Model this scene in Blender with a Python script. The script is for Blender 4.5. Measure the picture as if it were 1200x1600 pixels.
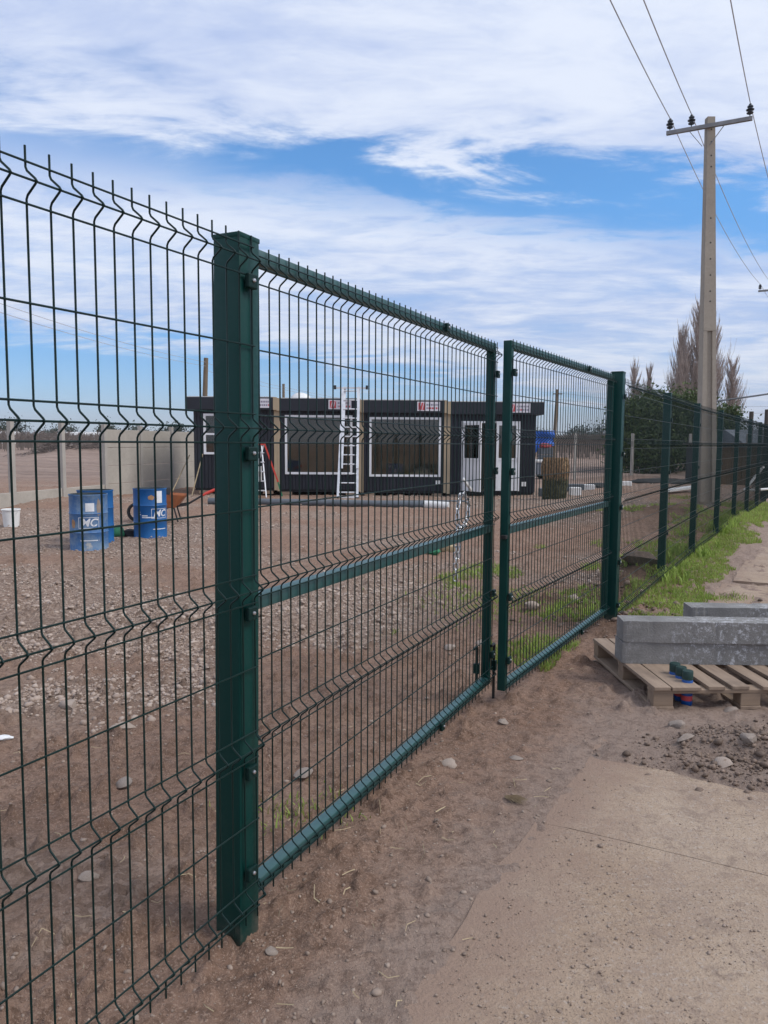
import bpy, bmesh, math, random
import numpy as np
from mathutils import Vector, Matrix

random.seed(7); np.random.seed(7)
R = math.radians
S = bpy.context.scene
for o in list(bpy.data.objects): bpy.data.objects.remove(o)
COL = S.collection

# ------------------------------------------------------------------ camera
CAMZ = 1.52
cd = bpy.data.cameras.new('camera'); cam = bpy.data.objects.new('camera', cd); COL.objects.link(cam)
cam.location = (0, 0, CAMZ)
PITCH, ROLL = 0.0892, 0.0057
_w = Vector((0, math.cos(PITCH), -math.sin(PITCH))); _u = Vector((0, math.sin(PITCH), math.cos(PITCH))); _r = Vector((1, 0, 0))
_r2 = math.cos(ROLL)*_r + math.sin(ROLL)*_u; _u2 = -math.sin(ROLL)*_r + math.cos(ROLL)*_u
cam.rotation_euler = Matrix((( _r2.x, _u2.x, -_w.x), (_r2.y, _u2.y, -_w.y), (_r2.z, _u2.z, -_w.z))).to_euler()
cd.sensor_fit = 'VERTICAL'; cd.sensor_height = 36.0
cd.lens = 36.0*1199.5/1600.0
cd.clip_start = 0.05; cd.clip_end = 9000
S.camera = cam
S.render.resolution_x = 768; S.render.resolution_y = 1024

# ------------------------------------------------------------------ sky, sun, exposure
SUN_EL, SUN_AZ = R(50), R(108)          # azimuth clockwise from +Y: to the right of the viewer, a little behind
W = bpy.data.worlds.new('World'); S.world = W; W.use_nodes = True
nt = W.node_tree; nt.nodes.clear()
def N(t, tree=nt, **k):
    n = tree.nodes.new(t)
    for a, b in k.items(): setattr(n, a, b)
    return n
def L(a, b, tree=nt): tree.links.new(a, b)
def M(op, a, b=None, tree=nt, clamp=False, c=None):
    n = tree.nodes.new('ShaderNodeMath'); n.operation = op; n.use_clamp = clamp
    for i, v in enumerate((a, b, c)):
        if v is None: continue
        if isinstance(v, (int, float)): n.inputs[i].default_value = v
        else: tree.links.new(v, n.inputs[i])
    return n.outputs[0]
def MR(v, a, b, c, d, tree=nt, smooth=True):
    n = tree.nodes.new('ShaderNodeMapRange'); n.interpolation_type = 'SMOOTHSTEP' if smooth else 'LINEAR'
    tree.links.new(v, n.inputs[0])
    for i, q in enumerate((a, b, c, d)): n.inputs[i+1].default_value = q
    return n.outputs[0]
sky = N('ShaderNodeTexSky', sky_type='NISHITA', sun_disc=False, sun_elevation=SUN_EL, sun_rotation=SUN_AZ,
        altitude=300, air_density=1.0, dust_density=0.6, ozone_density=2.5)
tc = N('ShaderNodeTexCoord'); sep = N('ShaderNodeSeparateXYZ'); L(tc.outputs['Generated'], sep.inputs[0])
dz = M('ADD', M('MAXIMUM', sep.outputs[2], 0.0), 0.10)
px_ = M('DIVIDE', sep.outputs[0], dz); py_ = M('DIVIDE', sep.outputs[1], dz)
cmb = N('ShaderNodeCombineXYZ'); L(px_, cmb.inputs[0]); L(py_, cmb.inputs[1])
def noise(scale, detail, rough, dist, rot, sc, seed):
    mp = N('ShaderNodeMapping'); mp.inputs['Rotation'].default_value = (0, 0, rot); mp.inputs['Scale'].default_value = (*sc, 1)
    mp.inputs['Location'].default_value = (seed, seed*.7, 0)
    L(cmb.outputs[0], mp.inputs[0])
    n = N('ShaderNodeTexNoise'); n.inputs['Scale'].default_value = scale; n.inputs['Detail'].default_value = detail
    n.inputs['Roughness'].default_value = rough; n.inputs['Distortion'].default_value = dist
    L(mp.outputs[0], n.inputs['Vector']); return n.outputs[0]
n_big = noise(0.9, 4, .55, .3, R(-22), (.55, 1.0), 3.1)
n_mid = noise(2.6, 8, .60, .7, R(-25), (.62, 1.05), 7.4)
n_fin = noise(9.0, 7, .65, .4, R(-18), (.5, 1.0), 1.7)
def dot(v):
    return M('ADD', M('ADD', M('MULTIPLY', sep.outputs[0], v[0]), M('MULTIPLY', sep.outputs[1], v[1])), M('MULTIPLY', sep.outputs[2], v[2]))
def plane_of(a, b, c):
    n = (b-a).cross(c-a).normalized()
    if n.z < 0: n = -n
    return n, n.dot(a)
def dirv(x, y):                         # bearing/elevation slopes of a sky direction
    return (_w + (x-600)/1199.5*_r2 - (y-800)/1199.5*_u2).normalized()
b1, c1 = plane_of(dirv(0, 198), dirv(640, 283), dirv(1250, 352))
b2, c2 = plane_of(dirv(0, 500), dirv(500, 560), dirv(1050, 655))
wob = M('ADD', M('MULTIPLY', M('SUBTRACT', n_mid, .5), .15), M('MULTIPLY', M('SUBTRACT', n_fin, .5), .08))
d1 = M('ADD', M('SUBTRACT', dot(b1), c1), wob)
gap = MR(M('ABSOLUTE', d1), 0.0, 0.060, 1.0, 0.0)
gap = M('MULTIPLY', gap, MR(sep.outputs[0], -.42, .02, .45, 1.0))
d2 = M('ADD', M('SUBTRACT', dot(b2), c2), M('MULTIPLY', M('SUBTRACT', n_mid, .5), .10))
low = MR(d2, -.045, .03, 1.0, 0.0)
cov = M('ADD', M('MULTIPLY', n_mid, .74), M('MULTIPLY', n_fin, .26))
cov = M('ADD', cov, M('ADD', .28, M('MULTIPLY', MR(d1, .03, .13, 0, 1), .26)))
cov = M('SUBTRACT', cov, M('MULTIPLY', gap, .52))
cov = M('SUBTRACT', cov, M('MULTIPLY', low, .62))
mask = MR(cov, .27, .90, 0.0, 0.96)
shade = M('ADD', M('MULTIPLY', n_big, .5), M('MULTIPLY', n_mid, .5))
ccol = N('ShaderNodeMix', data_type='RGBA'); L(MR(M('ADD', shade, M('MULTIPLY', M('SUBTRACT', n_fin, .5), .35)), .34, .64, 0, 1), ccol.inputs[0])
ccol.inputs[6].default_value = (4.9, 5.9, 8.5, 1); ccol.inputs[7].default_value = (7.9, 8.5, 9.8, 1)
# the clear air of this place is a stronger blue than the sky model's: gain by elevation only
gr_ = N('ShaderNodeValToRGB'); L(sep.outputs[2], gr_.inputs[0]); ge = gr_.color_ramp.elements
ge.new(.5); ge.new(.5)
for q_, (pp, cc) in zip(ge, ((.0, (.55, .66, .92)), (.10, (.29, .55, .82)), (.28, (.34, .74, 1.0)), (1.0, (.40, .76, .98)))): q_.position = pp; q_.color = (*cc, 1)
gmul = N('ShaderNodeMix', data_type='RGBA', blend_type='MULTIPLY'); gmul.inputs[0].default_value = 1; L(sky.outputs[0], gmul.inputs[6]); L(gr_.outputs[0], gmul.inputs[7])
gsc = N('ShaderNodeVectorMath', operation='SCALE'); gsc.inputs['Scale'].default_value = 1.75; L(gmul.outputs[2], gsc.inputs[0]); skyc = gsc.outputs[0]
mix = N('ShaderNodeMix', data_type='RGBA'); L(mask, mix.inputs[0]); L(skyc, mix.inputs[6]); L(ccol.outputs[2], mix.inputs[7])
bg = N('ShaderNodeBackground'); bg.inputs['Strength'].default_value = 0.10
out = N('ShaderNodeOutputWorld'); L(mix.outputs[2], bg.inputs[0]); L(bg.outputs[0], out.inputs[0])

sl = bpy.data.lights.new('sun', 'SUN'); sl.energy = 2.3; sl.angle = R(25); sl.color = (1.0, .96, .90)
sun = bpy.data.objects.new('sun', sl); COL.objects.link(sun)
sd = Vector((math.sin(SUN_AZ)*math.cos(SUN_EL), math.cos(SUN_AZ)*math.cos(SUN_EL), math.sin(SUN_EL)))
sun.rotation_euler = (-sd).to_track_quat('-Z', 'Y').to_euler()
V = S.view_settings; V.view_transform = 'Standard'; V.look = 'None'; V.gamma = 1.0; V.use_curve_mapping = False; V.exposure = 0.10

# ------------------------------------------------------------------ helpers
def tag(o, label=None, cat=None, group=None, kind=None):
    if label: o['label'] = label
    if cat: o['category'] = cat
    if group: o['group'] = group
    if kind: o['kind'] = kind
    return o
def empty(name, loc=(0, 0, 0), rz=0.0, label=None, cat=None, group=None):
    o = bpy.data.objects.new(name, None); COL.objects.link(o); o.empty_display_size = .1
    o.location = loc; o.rotation_euler = (0, 0, rz)
    return tag(o, label, cat, group)
def link(name, me, parent=None, loc=None, rot=None, scale=None):
    o = bpy.data.objects.new(name, me); COL.objects.link(o)
    if parent: o.parent = parent
    if loc is not None: o.location = loc
    if rot is not None: o.rotation_euler = rot
    if scale is not None: o.scale = scale
    return o
class MB:
    def __init__(s): s.v = []; s.f = []
    def add(s, vs, fs):
        k = len(s.v); s.v += [tuple(v) for v in vs]; s.f += [tuple(i+k for i in f) for f in fs]; return s
    def box(s, x0, y0, z0, x1, y1, z1):
        return s.add([(x0,y0,z0),(x1,y0,z0),(x1,y1,z0),(x0,y1,z0),(x0,y0,z1),(x1,y0,z1),(x1,y1,z1),(x0,y1,z1)],
                     [(0,3,2,1),(4,5,6,7),(0,1,5,4),(1,2,6,5),(2,3,7,6),(3,0,4,7)])
    def cbox(s, x0, y0, z0, x1, y1, z1, c=.004):       # box with chamfered vertical and top edges
        bm = bmesh.new(); bmesh.ops.create_cube(bm, size=1)
        for v in bm.verts: v.co = Vector((x0+(v.co.x+.5)*(x1-x0), y0+(v.co.y+.5)*(y1-y0), z0+(v.co.z+.5)*(z1-z0)))
        bmesh.ops.bevel(bm, geom=bm.edges[:], offset=c, segments=2, affect='EDGES', profile=.5)
        bm.verts.index_update()
        s.add([v.co[:] for v in bm.verts], [[v.index for v in f.verts] for f in bm.faces]); bm.free(); return s
    def beam(s, a, b, w, h, up=(0, 0, 1)):
        a = Vector(a); b = Vector(b); d = (b-a).normalized(); up = Vector(up)
        x = d.cross(up)
        if x.length < 1e-4: x = d.cross(Vector((0, 1, 0)))
        x.normalize(); y = x.cross(d)
        vs = []
        for p in (a, b):
            for sx, sy in ((-1,-1),(1,-1),(1,1),(-1,1)): vs.append(p + x*(sx*w/2) + y*(sy*h/2))
        return s.add(vs, [(0,1,2,3),(7,6,5,4),(0,4,5,1),(1,5,6,2),(2,6,7,3),(3,7,4,0)])
    def tube(s, pts, r, n=6, caps=True):
        pts = [Vector(p) for p in pts]; rs = r if isinstance(r, (list, tuple)) else [r]*len(pts)
        prev = None; k = len(s.v)
        for i, p in enumerate(pts):
            d = (pts[min(i+1, len(pts)-1)] - pts[max(i-1, 0)]).normalized()
            if prev is None:
                x = d.cross(Vector((0, 0, 1)))
                if x.length < .05: x = d.cross(Vector((0, 1, 0)))
            else: x = prev - d*prev.dot(d)
            x.normalize(); y = d.cross(x); prev = x
            for j in range(n):
                t = 2*math.pi*(j+.5)/n; s.v.append(tuple(p + x*(rs[i]*math.cos(t)) + y*(rs[i]*math.sin(t))))
        for i in range(len(pts)-1):
            for j in range(n):
                a = k+i*n+j; b = k+i*n+(j+1) % n; s.f.append((a, b, b+n, a+n))
        if caps:
            s.f.append(tuple(k+j for j in reversed(range(n)))); e = k+(len(pts)-1)*n; s.f.append(tuple(e+j for j in range(n)))
        return s
    def lathe(s, prof, n=24, c=(0, 0, 0)):
        k = len(s.v)
        for r, z in prof:
            for j in range(n):
                t = 2*math.pi*j/n; s.v.append((c[0]+r*math.cos(t), c[1]+r*math.sin(t), c[2]+z))
        for i in range(len(prof)-1):
            for j in range(n):
                a = k+i*n+j; b = k+i*n+(j+1) % n; s.f.append((a, b, b+n, a+n))
        s.f.append(tuple(k+j for j in reversed(range(n)))); e = k+(len(prof)-1)*n; s.f.append(tuple(e+j for j in range(n)))
        return s
    def mesh(s, name, mat, smooth=False):
        me = bpy.data.meshes.new(name); me.from_pydata(s.v, [], s.f); me.update()
        if mat: me.materials.append(mat)
        if smooth:
            me.shade_smooth()
            try: me.set_sharp_from_angle(angle=R(38))
            except Exception: pass
        return me
    def build(s, name, mat, parent=None, smooth=False, loc=None, rot=None):
        return link(name, s.mesh(name, mat, smooth), parent, loc, rot)
def fast_mesh(name, Vt, F, mat, smooth=False, col=None):
    me = bpy.data.meshes.new(name); Vt = np.asarray(Vt, np.float32); F = np.asarray(F, np.int32)
    me.vertices.add(len(Vt)); me.vertices.foreach_set('co', Vt.ravel())
    k = F.shape[1]; me.loops.add(F.size); me.loops.foreach_set('vertex_index', F.ravel())
    me.polygons.add(len(F)); me.polygons.foreach_set('loop_start', np.arange(len(F), dtype=np.int32)*k)
    if smooth: me.polygons.foreach_set('use_smooth', np.ones(len(F), bool))
    me.update(calc_edges=True); me.validate()
    if col is not None:
        a = me.color_attributes.new('tone', 'FLOAT_COLOR', 'POINT')
        c = np.ones((len(Vt), 4), np.float32); c[:, :col.shape[1]] = col; a.data.foreach_set('color', c.ravel())
    me.materials.append(mat); return me

# value noise
_tab = np.random.RandomState(11).rand(512, 512).astype(np.float32)
def vnoise(x, y):
    xi = np.floor(x).astype(int); yi = np.floor(y).astype(int); fx = x-xi; fy = y-yi
    fx = fx*fx*(3-2*fx); fy = fy*fy*(3-2*fy)
    g = lambda a, b: _tab[a % 512, b % 512]
    return (g(xi, yi)*(1-fx)+g(xi+1, yi)*fx)*(1-fy) + (g(xi, yi+1)*(1-fx)+g(xi+1, yi+1)*fx)*fy
def fbm(x, y, o=4, gain=.5):
    t = 0; a = 1; s_ = 0
    for i in range(o):
        t = t + a*vnoise(x*2**i + 17.3*i, y*2**i + 5.1*i); s_ += a; a *= gain
    return t/s_
def sst(a, b, x): t = np.clip((x-a)/(b-a), 0, 1); return t*t*(3-2*t)

# ------------------------------------------------------------------ materials
def new_mat(name):
    m = bpy.data.materials.new(name); m.use_nodes = True
    return m, m.node_tree, m.node_tree.nodes['Principled BSDF']
def tex_noise(t, vec, scale, detail=5, rough=.55, dist=0):
    n = t.nodes.new('ShaderNodeTexNoise'); n.inputs['Scale'].default_value = scale; n.inputs['Detail'].default_value = detail
    n.inputs['Roughness'].default_value = rough; n.inputs['Distortion'].default_value = dist
    t.links.new(vec, n.inputs['Vector']); return n.outputs[0]
def ramp(t, v, stops):
    n = t.nodes.new('ShaderNodeValToRGB'); e = n.color_ramp.elements
    while len(e) < len(stops): e.new(.5)
    for q, (p, c) in zip(e, stops): q.position = p; q.color = (*c, 1)
    t.links.new(v, n.inputs[0]); return n.outputs[0]
def mixc(t, f, a, b, mode='MIX'):
    n = t.nodes.new('ShaderNodeMix'); n.data_type = 'RGBA'; n.blend_type = mode
    for i, v in ((0, f), (6, a), (7, b)):
        if isinstance(v, (int, float)): n.inputs[i].default_value = v
        elif isinstance(v, tuple): n.inputs[i].default_value = (*v, 1)
        else: t.links.new(v, n.inputs[i])
    return n.outputs[2]
def bump(t, h, strength, dist, bs, prev=None):
    n = t.nodes.new('ShaderNodeBump'); n.inputs['Strength'].default_value = strength; n.inputs['Distance'].default_value = dist
    t.links.new(h, n.inputs['Height'])
    if prev: t.links.new(prev, n.inputs['Normal'])
    if bs: t.links.new(n.outputs[0], bs.inputs['Normal'])
    return n.outputs[0]
def coords(t, kind='Object'):
    if kind == 'World': return t.nodes.new('ShaderNodeNewGeometry').outputs['Position']
    return t.nodes.new('ShaderNodeTexCoord').outputs[kind]
def simple(name, c1, c2=None, scale=8, rough=.6, metal=0, bmp=0, bscale=None, kind='Object', detail=5, spec=None, stops=(.35, .65)):
    m, t, b = new_mat(name); v = coords(t, kind)
    if c2 is None: c2 = tuple(x*.82 for x in c1)
    n = tex_noise(t, v, scale, detail, .6)
    t.links.new(ramp(t, n, [(stops[0], c2), (stops[1], c1)]), b.inputs['Base Color'])
    b.inputs['Roughness'].default_value = rough; b.inputs['Metallic'].default_value = metal
    if spec is not None: b.inputs['Specular IOR Level'].default_value = spec
    if bmp: bump(t, tex_noise(t, v, bscale or scale*4, 6, .6), bmp, .01, b)
    return m
MT = {}
# powder-coated green steel, with a little dust and scuffing
def green_steel(name, base, dusty, spec=.22):
    m, t, b = new_mat(name); v = coords(t, 'World')
    n = tex_noise(t, v, 5, 6, .65); n2 = tex_noise(t, v, 60, 4, .6)
    c = mixc(t, M('MULTIPLY', MR(n, .42, .72, 0, 1, t), dusty, t), base, (.05, .085, .075)); b.inputs['Specular IOR Level'].default_value = spec
    sz = t.nodes.new('ShaderNodeSeparateXYZ'); t.links.new(v, sz.inputs[0]); n3 = tex_noise(t, v, 14, 6, .7)
    c = mixc(t, M('MULTIPLY', MR(M('ADD', sz.outputs[2], M('MULTIPLY', n3, -.12, t), t), -.07, .0, .38, 0, t), MR(n3, .35, .62, .1, 1, t), t), c, (.22, .165, .13))
    n5 = tex_noise(t, v, 22, 8, .8, .8); c = mixc(t, MR(n5, .66, .74, 0, .35, t), c, (.075, .11, .10))
    t.links.new(c, b.inputs['Base Color'])
    t.links.new(MR(n2, .3, .7, .34, .50, t), b.inputs['Roughness'])
    bump(t, n2, .06, .002, b); return m
MT['post'] = green_steel('green_post_paint', (.002, .040, .034), .10)
MT['wire'] = simple('green_wire_coating', (.003, .021, .018), (.002, .014, .0125), 9, .42, spec=.28, detail=2)
MT['rail'] = green_steel('rail_paint_sky_sheen', (.010, .075, .075), .25, 1.0)  # same green made lighter, with the sky's reflection put into the colour
MT['clamp'] = simple('clamp_plastic', (.003, .022, .019), rough=.5, spec=.2)
MT['bolt'] = simple('zinc_bolt', (.75, .75, .75), (.45, .45, .45), 40, .35, 1)
MT['chain'] = simple('galvanised_chain', (.66, .67, .68), (.38, .39, .40), 30, .38, .9)
MT['black_iron'] = simple('black_iron', (.012, .014, .014), rough=.55)
MT['white_plastic'] = simple('white_plastic', (.80, .80, .78), (.70, .69, .66), 4, .45)
MT['alu'] = simple('aluminium', (.82, .83, .84), (.62, .63, .65), 6, .42, .35)
MT['navy'] = simple('navy_cladding', (.013, .016, .026), (.010, .012, .019), 1.2, .62, bmp=.05)
MT['tan'] = simple('tan_column_paint', (.46, .36, .235), (.40, .31, .20), 1.5, .6)
MT['roof_white'] = simple('white_roof_sheet', (.72, .72, .70), (.55, .54, .52), 1.5, .6)
MT['frame_white'] = simple('white_window_frame', (.80, .81, .82), (.72, .73, .74), 3, .4)
MT['inside'] = simple('interior_board', (.36, .31, .23), (.30, .255, .19), 1.5, .8)
MT['dark_under'] = simple('dark_underframe', (.010, .010, .012), rough=.7)
MT['sign_white'] = simple('sign_white', (.74, .72, .76), (.68, .66, .70), 5, .5)
MT['sign_red'] = simple('sign_red', (.58, .07, .08), (.50, .06, .07), 5, .5)
MT['sign_grey'] = simple('sign_grey', (.30, .27, .34), rough=.5)
MT['barrel_blue'] = simple('blue_barrel_paint', (.006, .115, .34), (.005, .085, .26), 3, .5)
def worn_blue():
    m, t, b = new_mat('worn_blue_barrel_paint'); v = coords(t)
    n = tex_noise(t, v, 5, 8, .7); n2 = tex_noise(t, v, 2.0, 6, .6)
    c = mixc(t, MR(n, .36, .66, .1, .8, t), (.010, .105, .31), (.19, .27, .35))
    c = mixc(t, MR(n2, .60, .66, 0, .9, t), c, (.42, .40, .36))
    t.links.new(c, b.inputs['Base Color']); b.inputs['Roughness'].default_value = .6; return m
MT['barrel_worn'] = worn_blue()
MT['barrel_in'] = simple('barrel_inside', (.05, .065, .07), (.03, .04, .045), 6, .6)
MT['logo'] = simple('white_print', (.78, .80, .82), rough=.5)
MT['rust'] = simple('rusty_scrape', (.42, .26, .14), (.30, .16, .08), 14, .8)
MT['orange'] = simple('orange_tub', (.42, .14, .05), (.28, .10, .045), 8, .6)
MT['red'] = simple('red_grip', (.62, .055, .035), rough=.5)
MT['green_hose'] = simple('green_sack', (.03, .22, .10), (.02, .14, .07), 12, .6)
def concrete(name, c1, c2, sc=3, white=0.0, bmp=.35, kind='Object', grain=.35):
    m, t, b = new_mat(name); v = coords(t, kind)
    n = tex_noise(t, v, sc, 8, .65); n2 = tex_noise(t, v, sc*14, 6, .7)
    c = ramp(t, n, [(.3, c2), (.7, c1)])
    c = mixc(t, MR(n2, .35, .75, 0, grain, t), c, tuple(x*.55 for x in c1))
    if white:
        n3 = tex_noise(t, v, 26, 8, .85, .15); n4 = tex_noise(t, v, 2.2, 3, .5); c = mixc(t, M('MULTIPLY', MR(n3, .50, .62, 0, white, t), MR(n4, .42, .62, .08, 1, t), t), c, (.62, .63, .66))
    t.links.new(c, b.inputs['Base Color']); b.inputs['Roughness'].default_value = .88
    bump(t, n2, bmp, .006, b); return m
MT['concrete'] = concrete('grey_concrete', (.45, .42, .375), (.35, .325, .29), 2)
MT['wall_panel'] = concrete('precast_panel', (.47, .43, .375), (.36, .33, .285), 1.3, bmp=.2)
MT['pole_concrete'] = concrete('pole_concrete', (.38, .335, .275), (.30, .265, .22), 1.2, bmp=.2)
MT['kerb'] = concrete('kerb_concrete', (.275, .265, .252), (.165, .158, .150), 6, white=.85, bmp=.8, grain=.75)
MT['slab'] = None
def wood(name, c1, c2, axis=1, sc=7):
    m, t, b = new_mat(name); v = coords(t)
    mp = t.nodes.new('ShaderNodeMapping'); s_ = [18, 18, 18]; s_[axis] = 1.6
    mp.inputs['Scale'].default_value = s_; t.links.new(v, mp.inputs[0])
    oi = t.nodes.new('ShaderNodeObjectInfo'); 
    n = tex_noise(t, mp.outputs[0], 1.0, 7, .65, .6); n2 = tex_noise(t, v, 4, 6, .6)
    c = ramp(t, n, [(.25, c2), (.75, c1)])
    c = mixc(t, MR(n2, .5, .78, 0, .6, t), c, tuple(x*.55 for x in c2))
    c = mixc(t, M('MULTIPLY', oi.outputs['Random'], .35, t), c, (c1[0]*.8, c1[1]*.78, c1[2]*.75))
    t.links.new(c, b.inputs['Base Color']); b.inputs['Roughness'].default_value = .85
    bump(t, n, .35, .004, b); return m
MT['pallet_y'] = wood('pallet_wood', (.37, .275, .20), (.175, .125, .092), 1)
MT['pallet_x'] = wood('pallet_wood_cross', (.36, .262, .185), (.17, .12, .085), 0)
MT['pole_wood'] = wood('pole_wood', (.21, .16, .11), (.12, .09, .06), 2)
MT['shed_wood'] = wood('shed_wood', (.16, .10, .055), (.09, .058, .034), 2)
MT['grey_metal'] = simple('grey_roof_sheet', (.20, .22, .25), (.14, .155, .18), 1.5, .6)
MT['pipe'] = simple('grey_pipe', (.11, .125, .14), (.08, .09, .10), 3, .45)
MT['stone'] = concrete('field_stone', (.34, .28, .235), (.22, .175, .145), 9, bmp=.4)
MT['stone_pale'] = concrete('pale_stone', (.42, .34, .28), (.30, .235, .19), 9, bmp=.4)
MT['straw'] = simple('dry_straw', (.46, .37, .23), (.32, .24, .15), 10, .9)
MT['bundle_brown'] = simple('brown_straw', (.34, .225, .125), (.20, .13, .075), 14, .95)
MT['bundle_green'] = simple('green_straw', (.105, .10, .05), (.055, .055, .03), 14, .95)
MT['blue_tarp'] = simple('blue_tarp', (.012, .11, .48), (.010, .09, .40), 2, .5)
MT['car_red'] = simple('red_car_paint', (.28, .03, .03), rough=.35)
MT['dark'] = simple('dark_rubber', (.02, .02, .022), rough=.7)
MT['insulator'] = simple('brown_porcelain', (.030, .040, .050), rough=.25)
MT['cable'] = simple('weathered_cable', (.46, .47, .50), rough=.6)
MT['galv'] = simple('galvanised_arm', (.27, .275, .28), (.20, .205, .21), 4, .55, .3)
MT['spray_blue'] = simple('spray_can_blue', (.015, .10, .38), rough=.3)
MT['spray_cap'] = simple('spray_can_cap', (.012, .045, .038), rough=.4)
MT['stake'] = simple('dark_stake_wood', (.085, .07, .06), (.055, .045, .038), 4, .9)
MT['bark'] = simple('grey_bark', (.20, .165, .135), (.13, .105, .085), 3, .9)
def glass():
    m, t, b = new_mat('window_glass'); t.nodes.remove(b)
    tr = t.nodes.new('ShaderNodeBsdfTransparent'); tr.inputs[0].default_value = (.86, .85, .80, 1)
    gl = t.nodes.new('ShaderNodeBsdfGlossy'); gl.inputs['Roughness'].default_value = .03
    fr = t.nodes.new('ShaderNodeFresnel'); fr.inputs[0].default_value = 1.75
    mx = t.nodes.new('ShaderNodeMixShader'); t.links.new(fr.outputs[0], mx.inputs[0]); t.links.new(tr.outputs[0], mx.inputs[1]); t.links.new(gl.outputs[0], mx.inputs[2])
    t.links.new(mx.outputs[0], t.nodes['Material Output'].inputs[0]); return m
MT['glass'] = glass()
def leafy(name, dark, light, transl=.25):
    m, t, b = new_mat(name)
    a = t.nodes.new('ShaderNodeVertexColor'); a.layer_name = 'tone'
    s = t.nodes.new('ShaderNodeSeparateColor'); t.links.new(a.outputs[0], s.inputs[0])
    c = mixc(t, s.outputs[0], dark, light)
    c = mixc(t, s.outputs[1], c, (.30, .24, .10))
    t.links.new(c, b.inputs['Base Color']); b.inputs['Roughness'].default_value = .6
    b.inputs['Specular IOR Level'].default_value = .25
    tb = t.nodes.new('ShaderNodeBsdfTranslucent'); t.links.new(c, tb.inputs[0])
    mx = t.nodes.new('ShaderNodeMixShader'); mx.inputs[0].default_value = transl
    t.links.new(b.outputs[0], mx.inputs[1]); t.links.new(tb.outputs[0], mx.inputs[2]); t.links.new(mx.outputs[0], t.nodes['Material Output'].inputs[0])
    return m
MT['grass'] = leafy('grass_blades', (.17, .25, .04), (.42, .54, .13), .4)
MT['leaf_dark'] = leafy('evergreen_leaf', (.030, .052, .018), (.105, .145, .045), .2)
MT['leaf_far'] = leafy('far_leaf', (.020, .030, .020), (.055, .070, .040), .1)
MT['twig'] = simple('bare_twig', (.42, .345, .30), (.32, .255, .22), 2, .9)  # paled so that some distance haze is in the twig colour itself
MT['vine'] = simple('vine_wood', (.185, .15, .13), (.12, .098, .088), 2, .95)
MT['pebble'] = leafy('pebbles', (.29, .215, .17), (.46, .37, .305), 0)
MT['grit'] = leafy('loose_grit', (.19, .138, .105), (.36, .28, .225), 0)
MT['clod'] = leafy('soil_clods', (.11, .078, .058), (.27, .195, .15), 0)
MT['soil'] = simple('damp_soil', (.17, .125, .095), (.10, .07, .052), 9, .95, bmp=.5)

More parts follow.
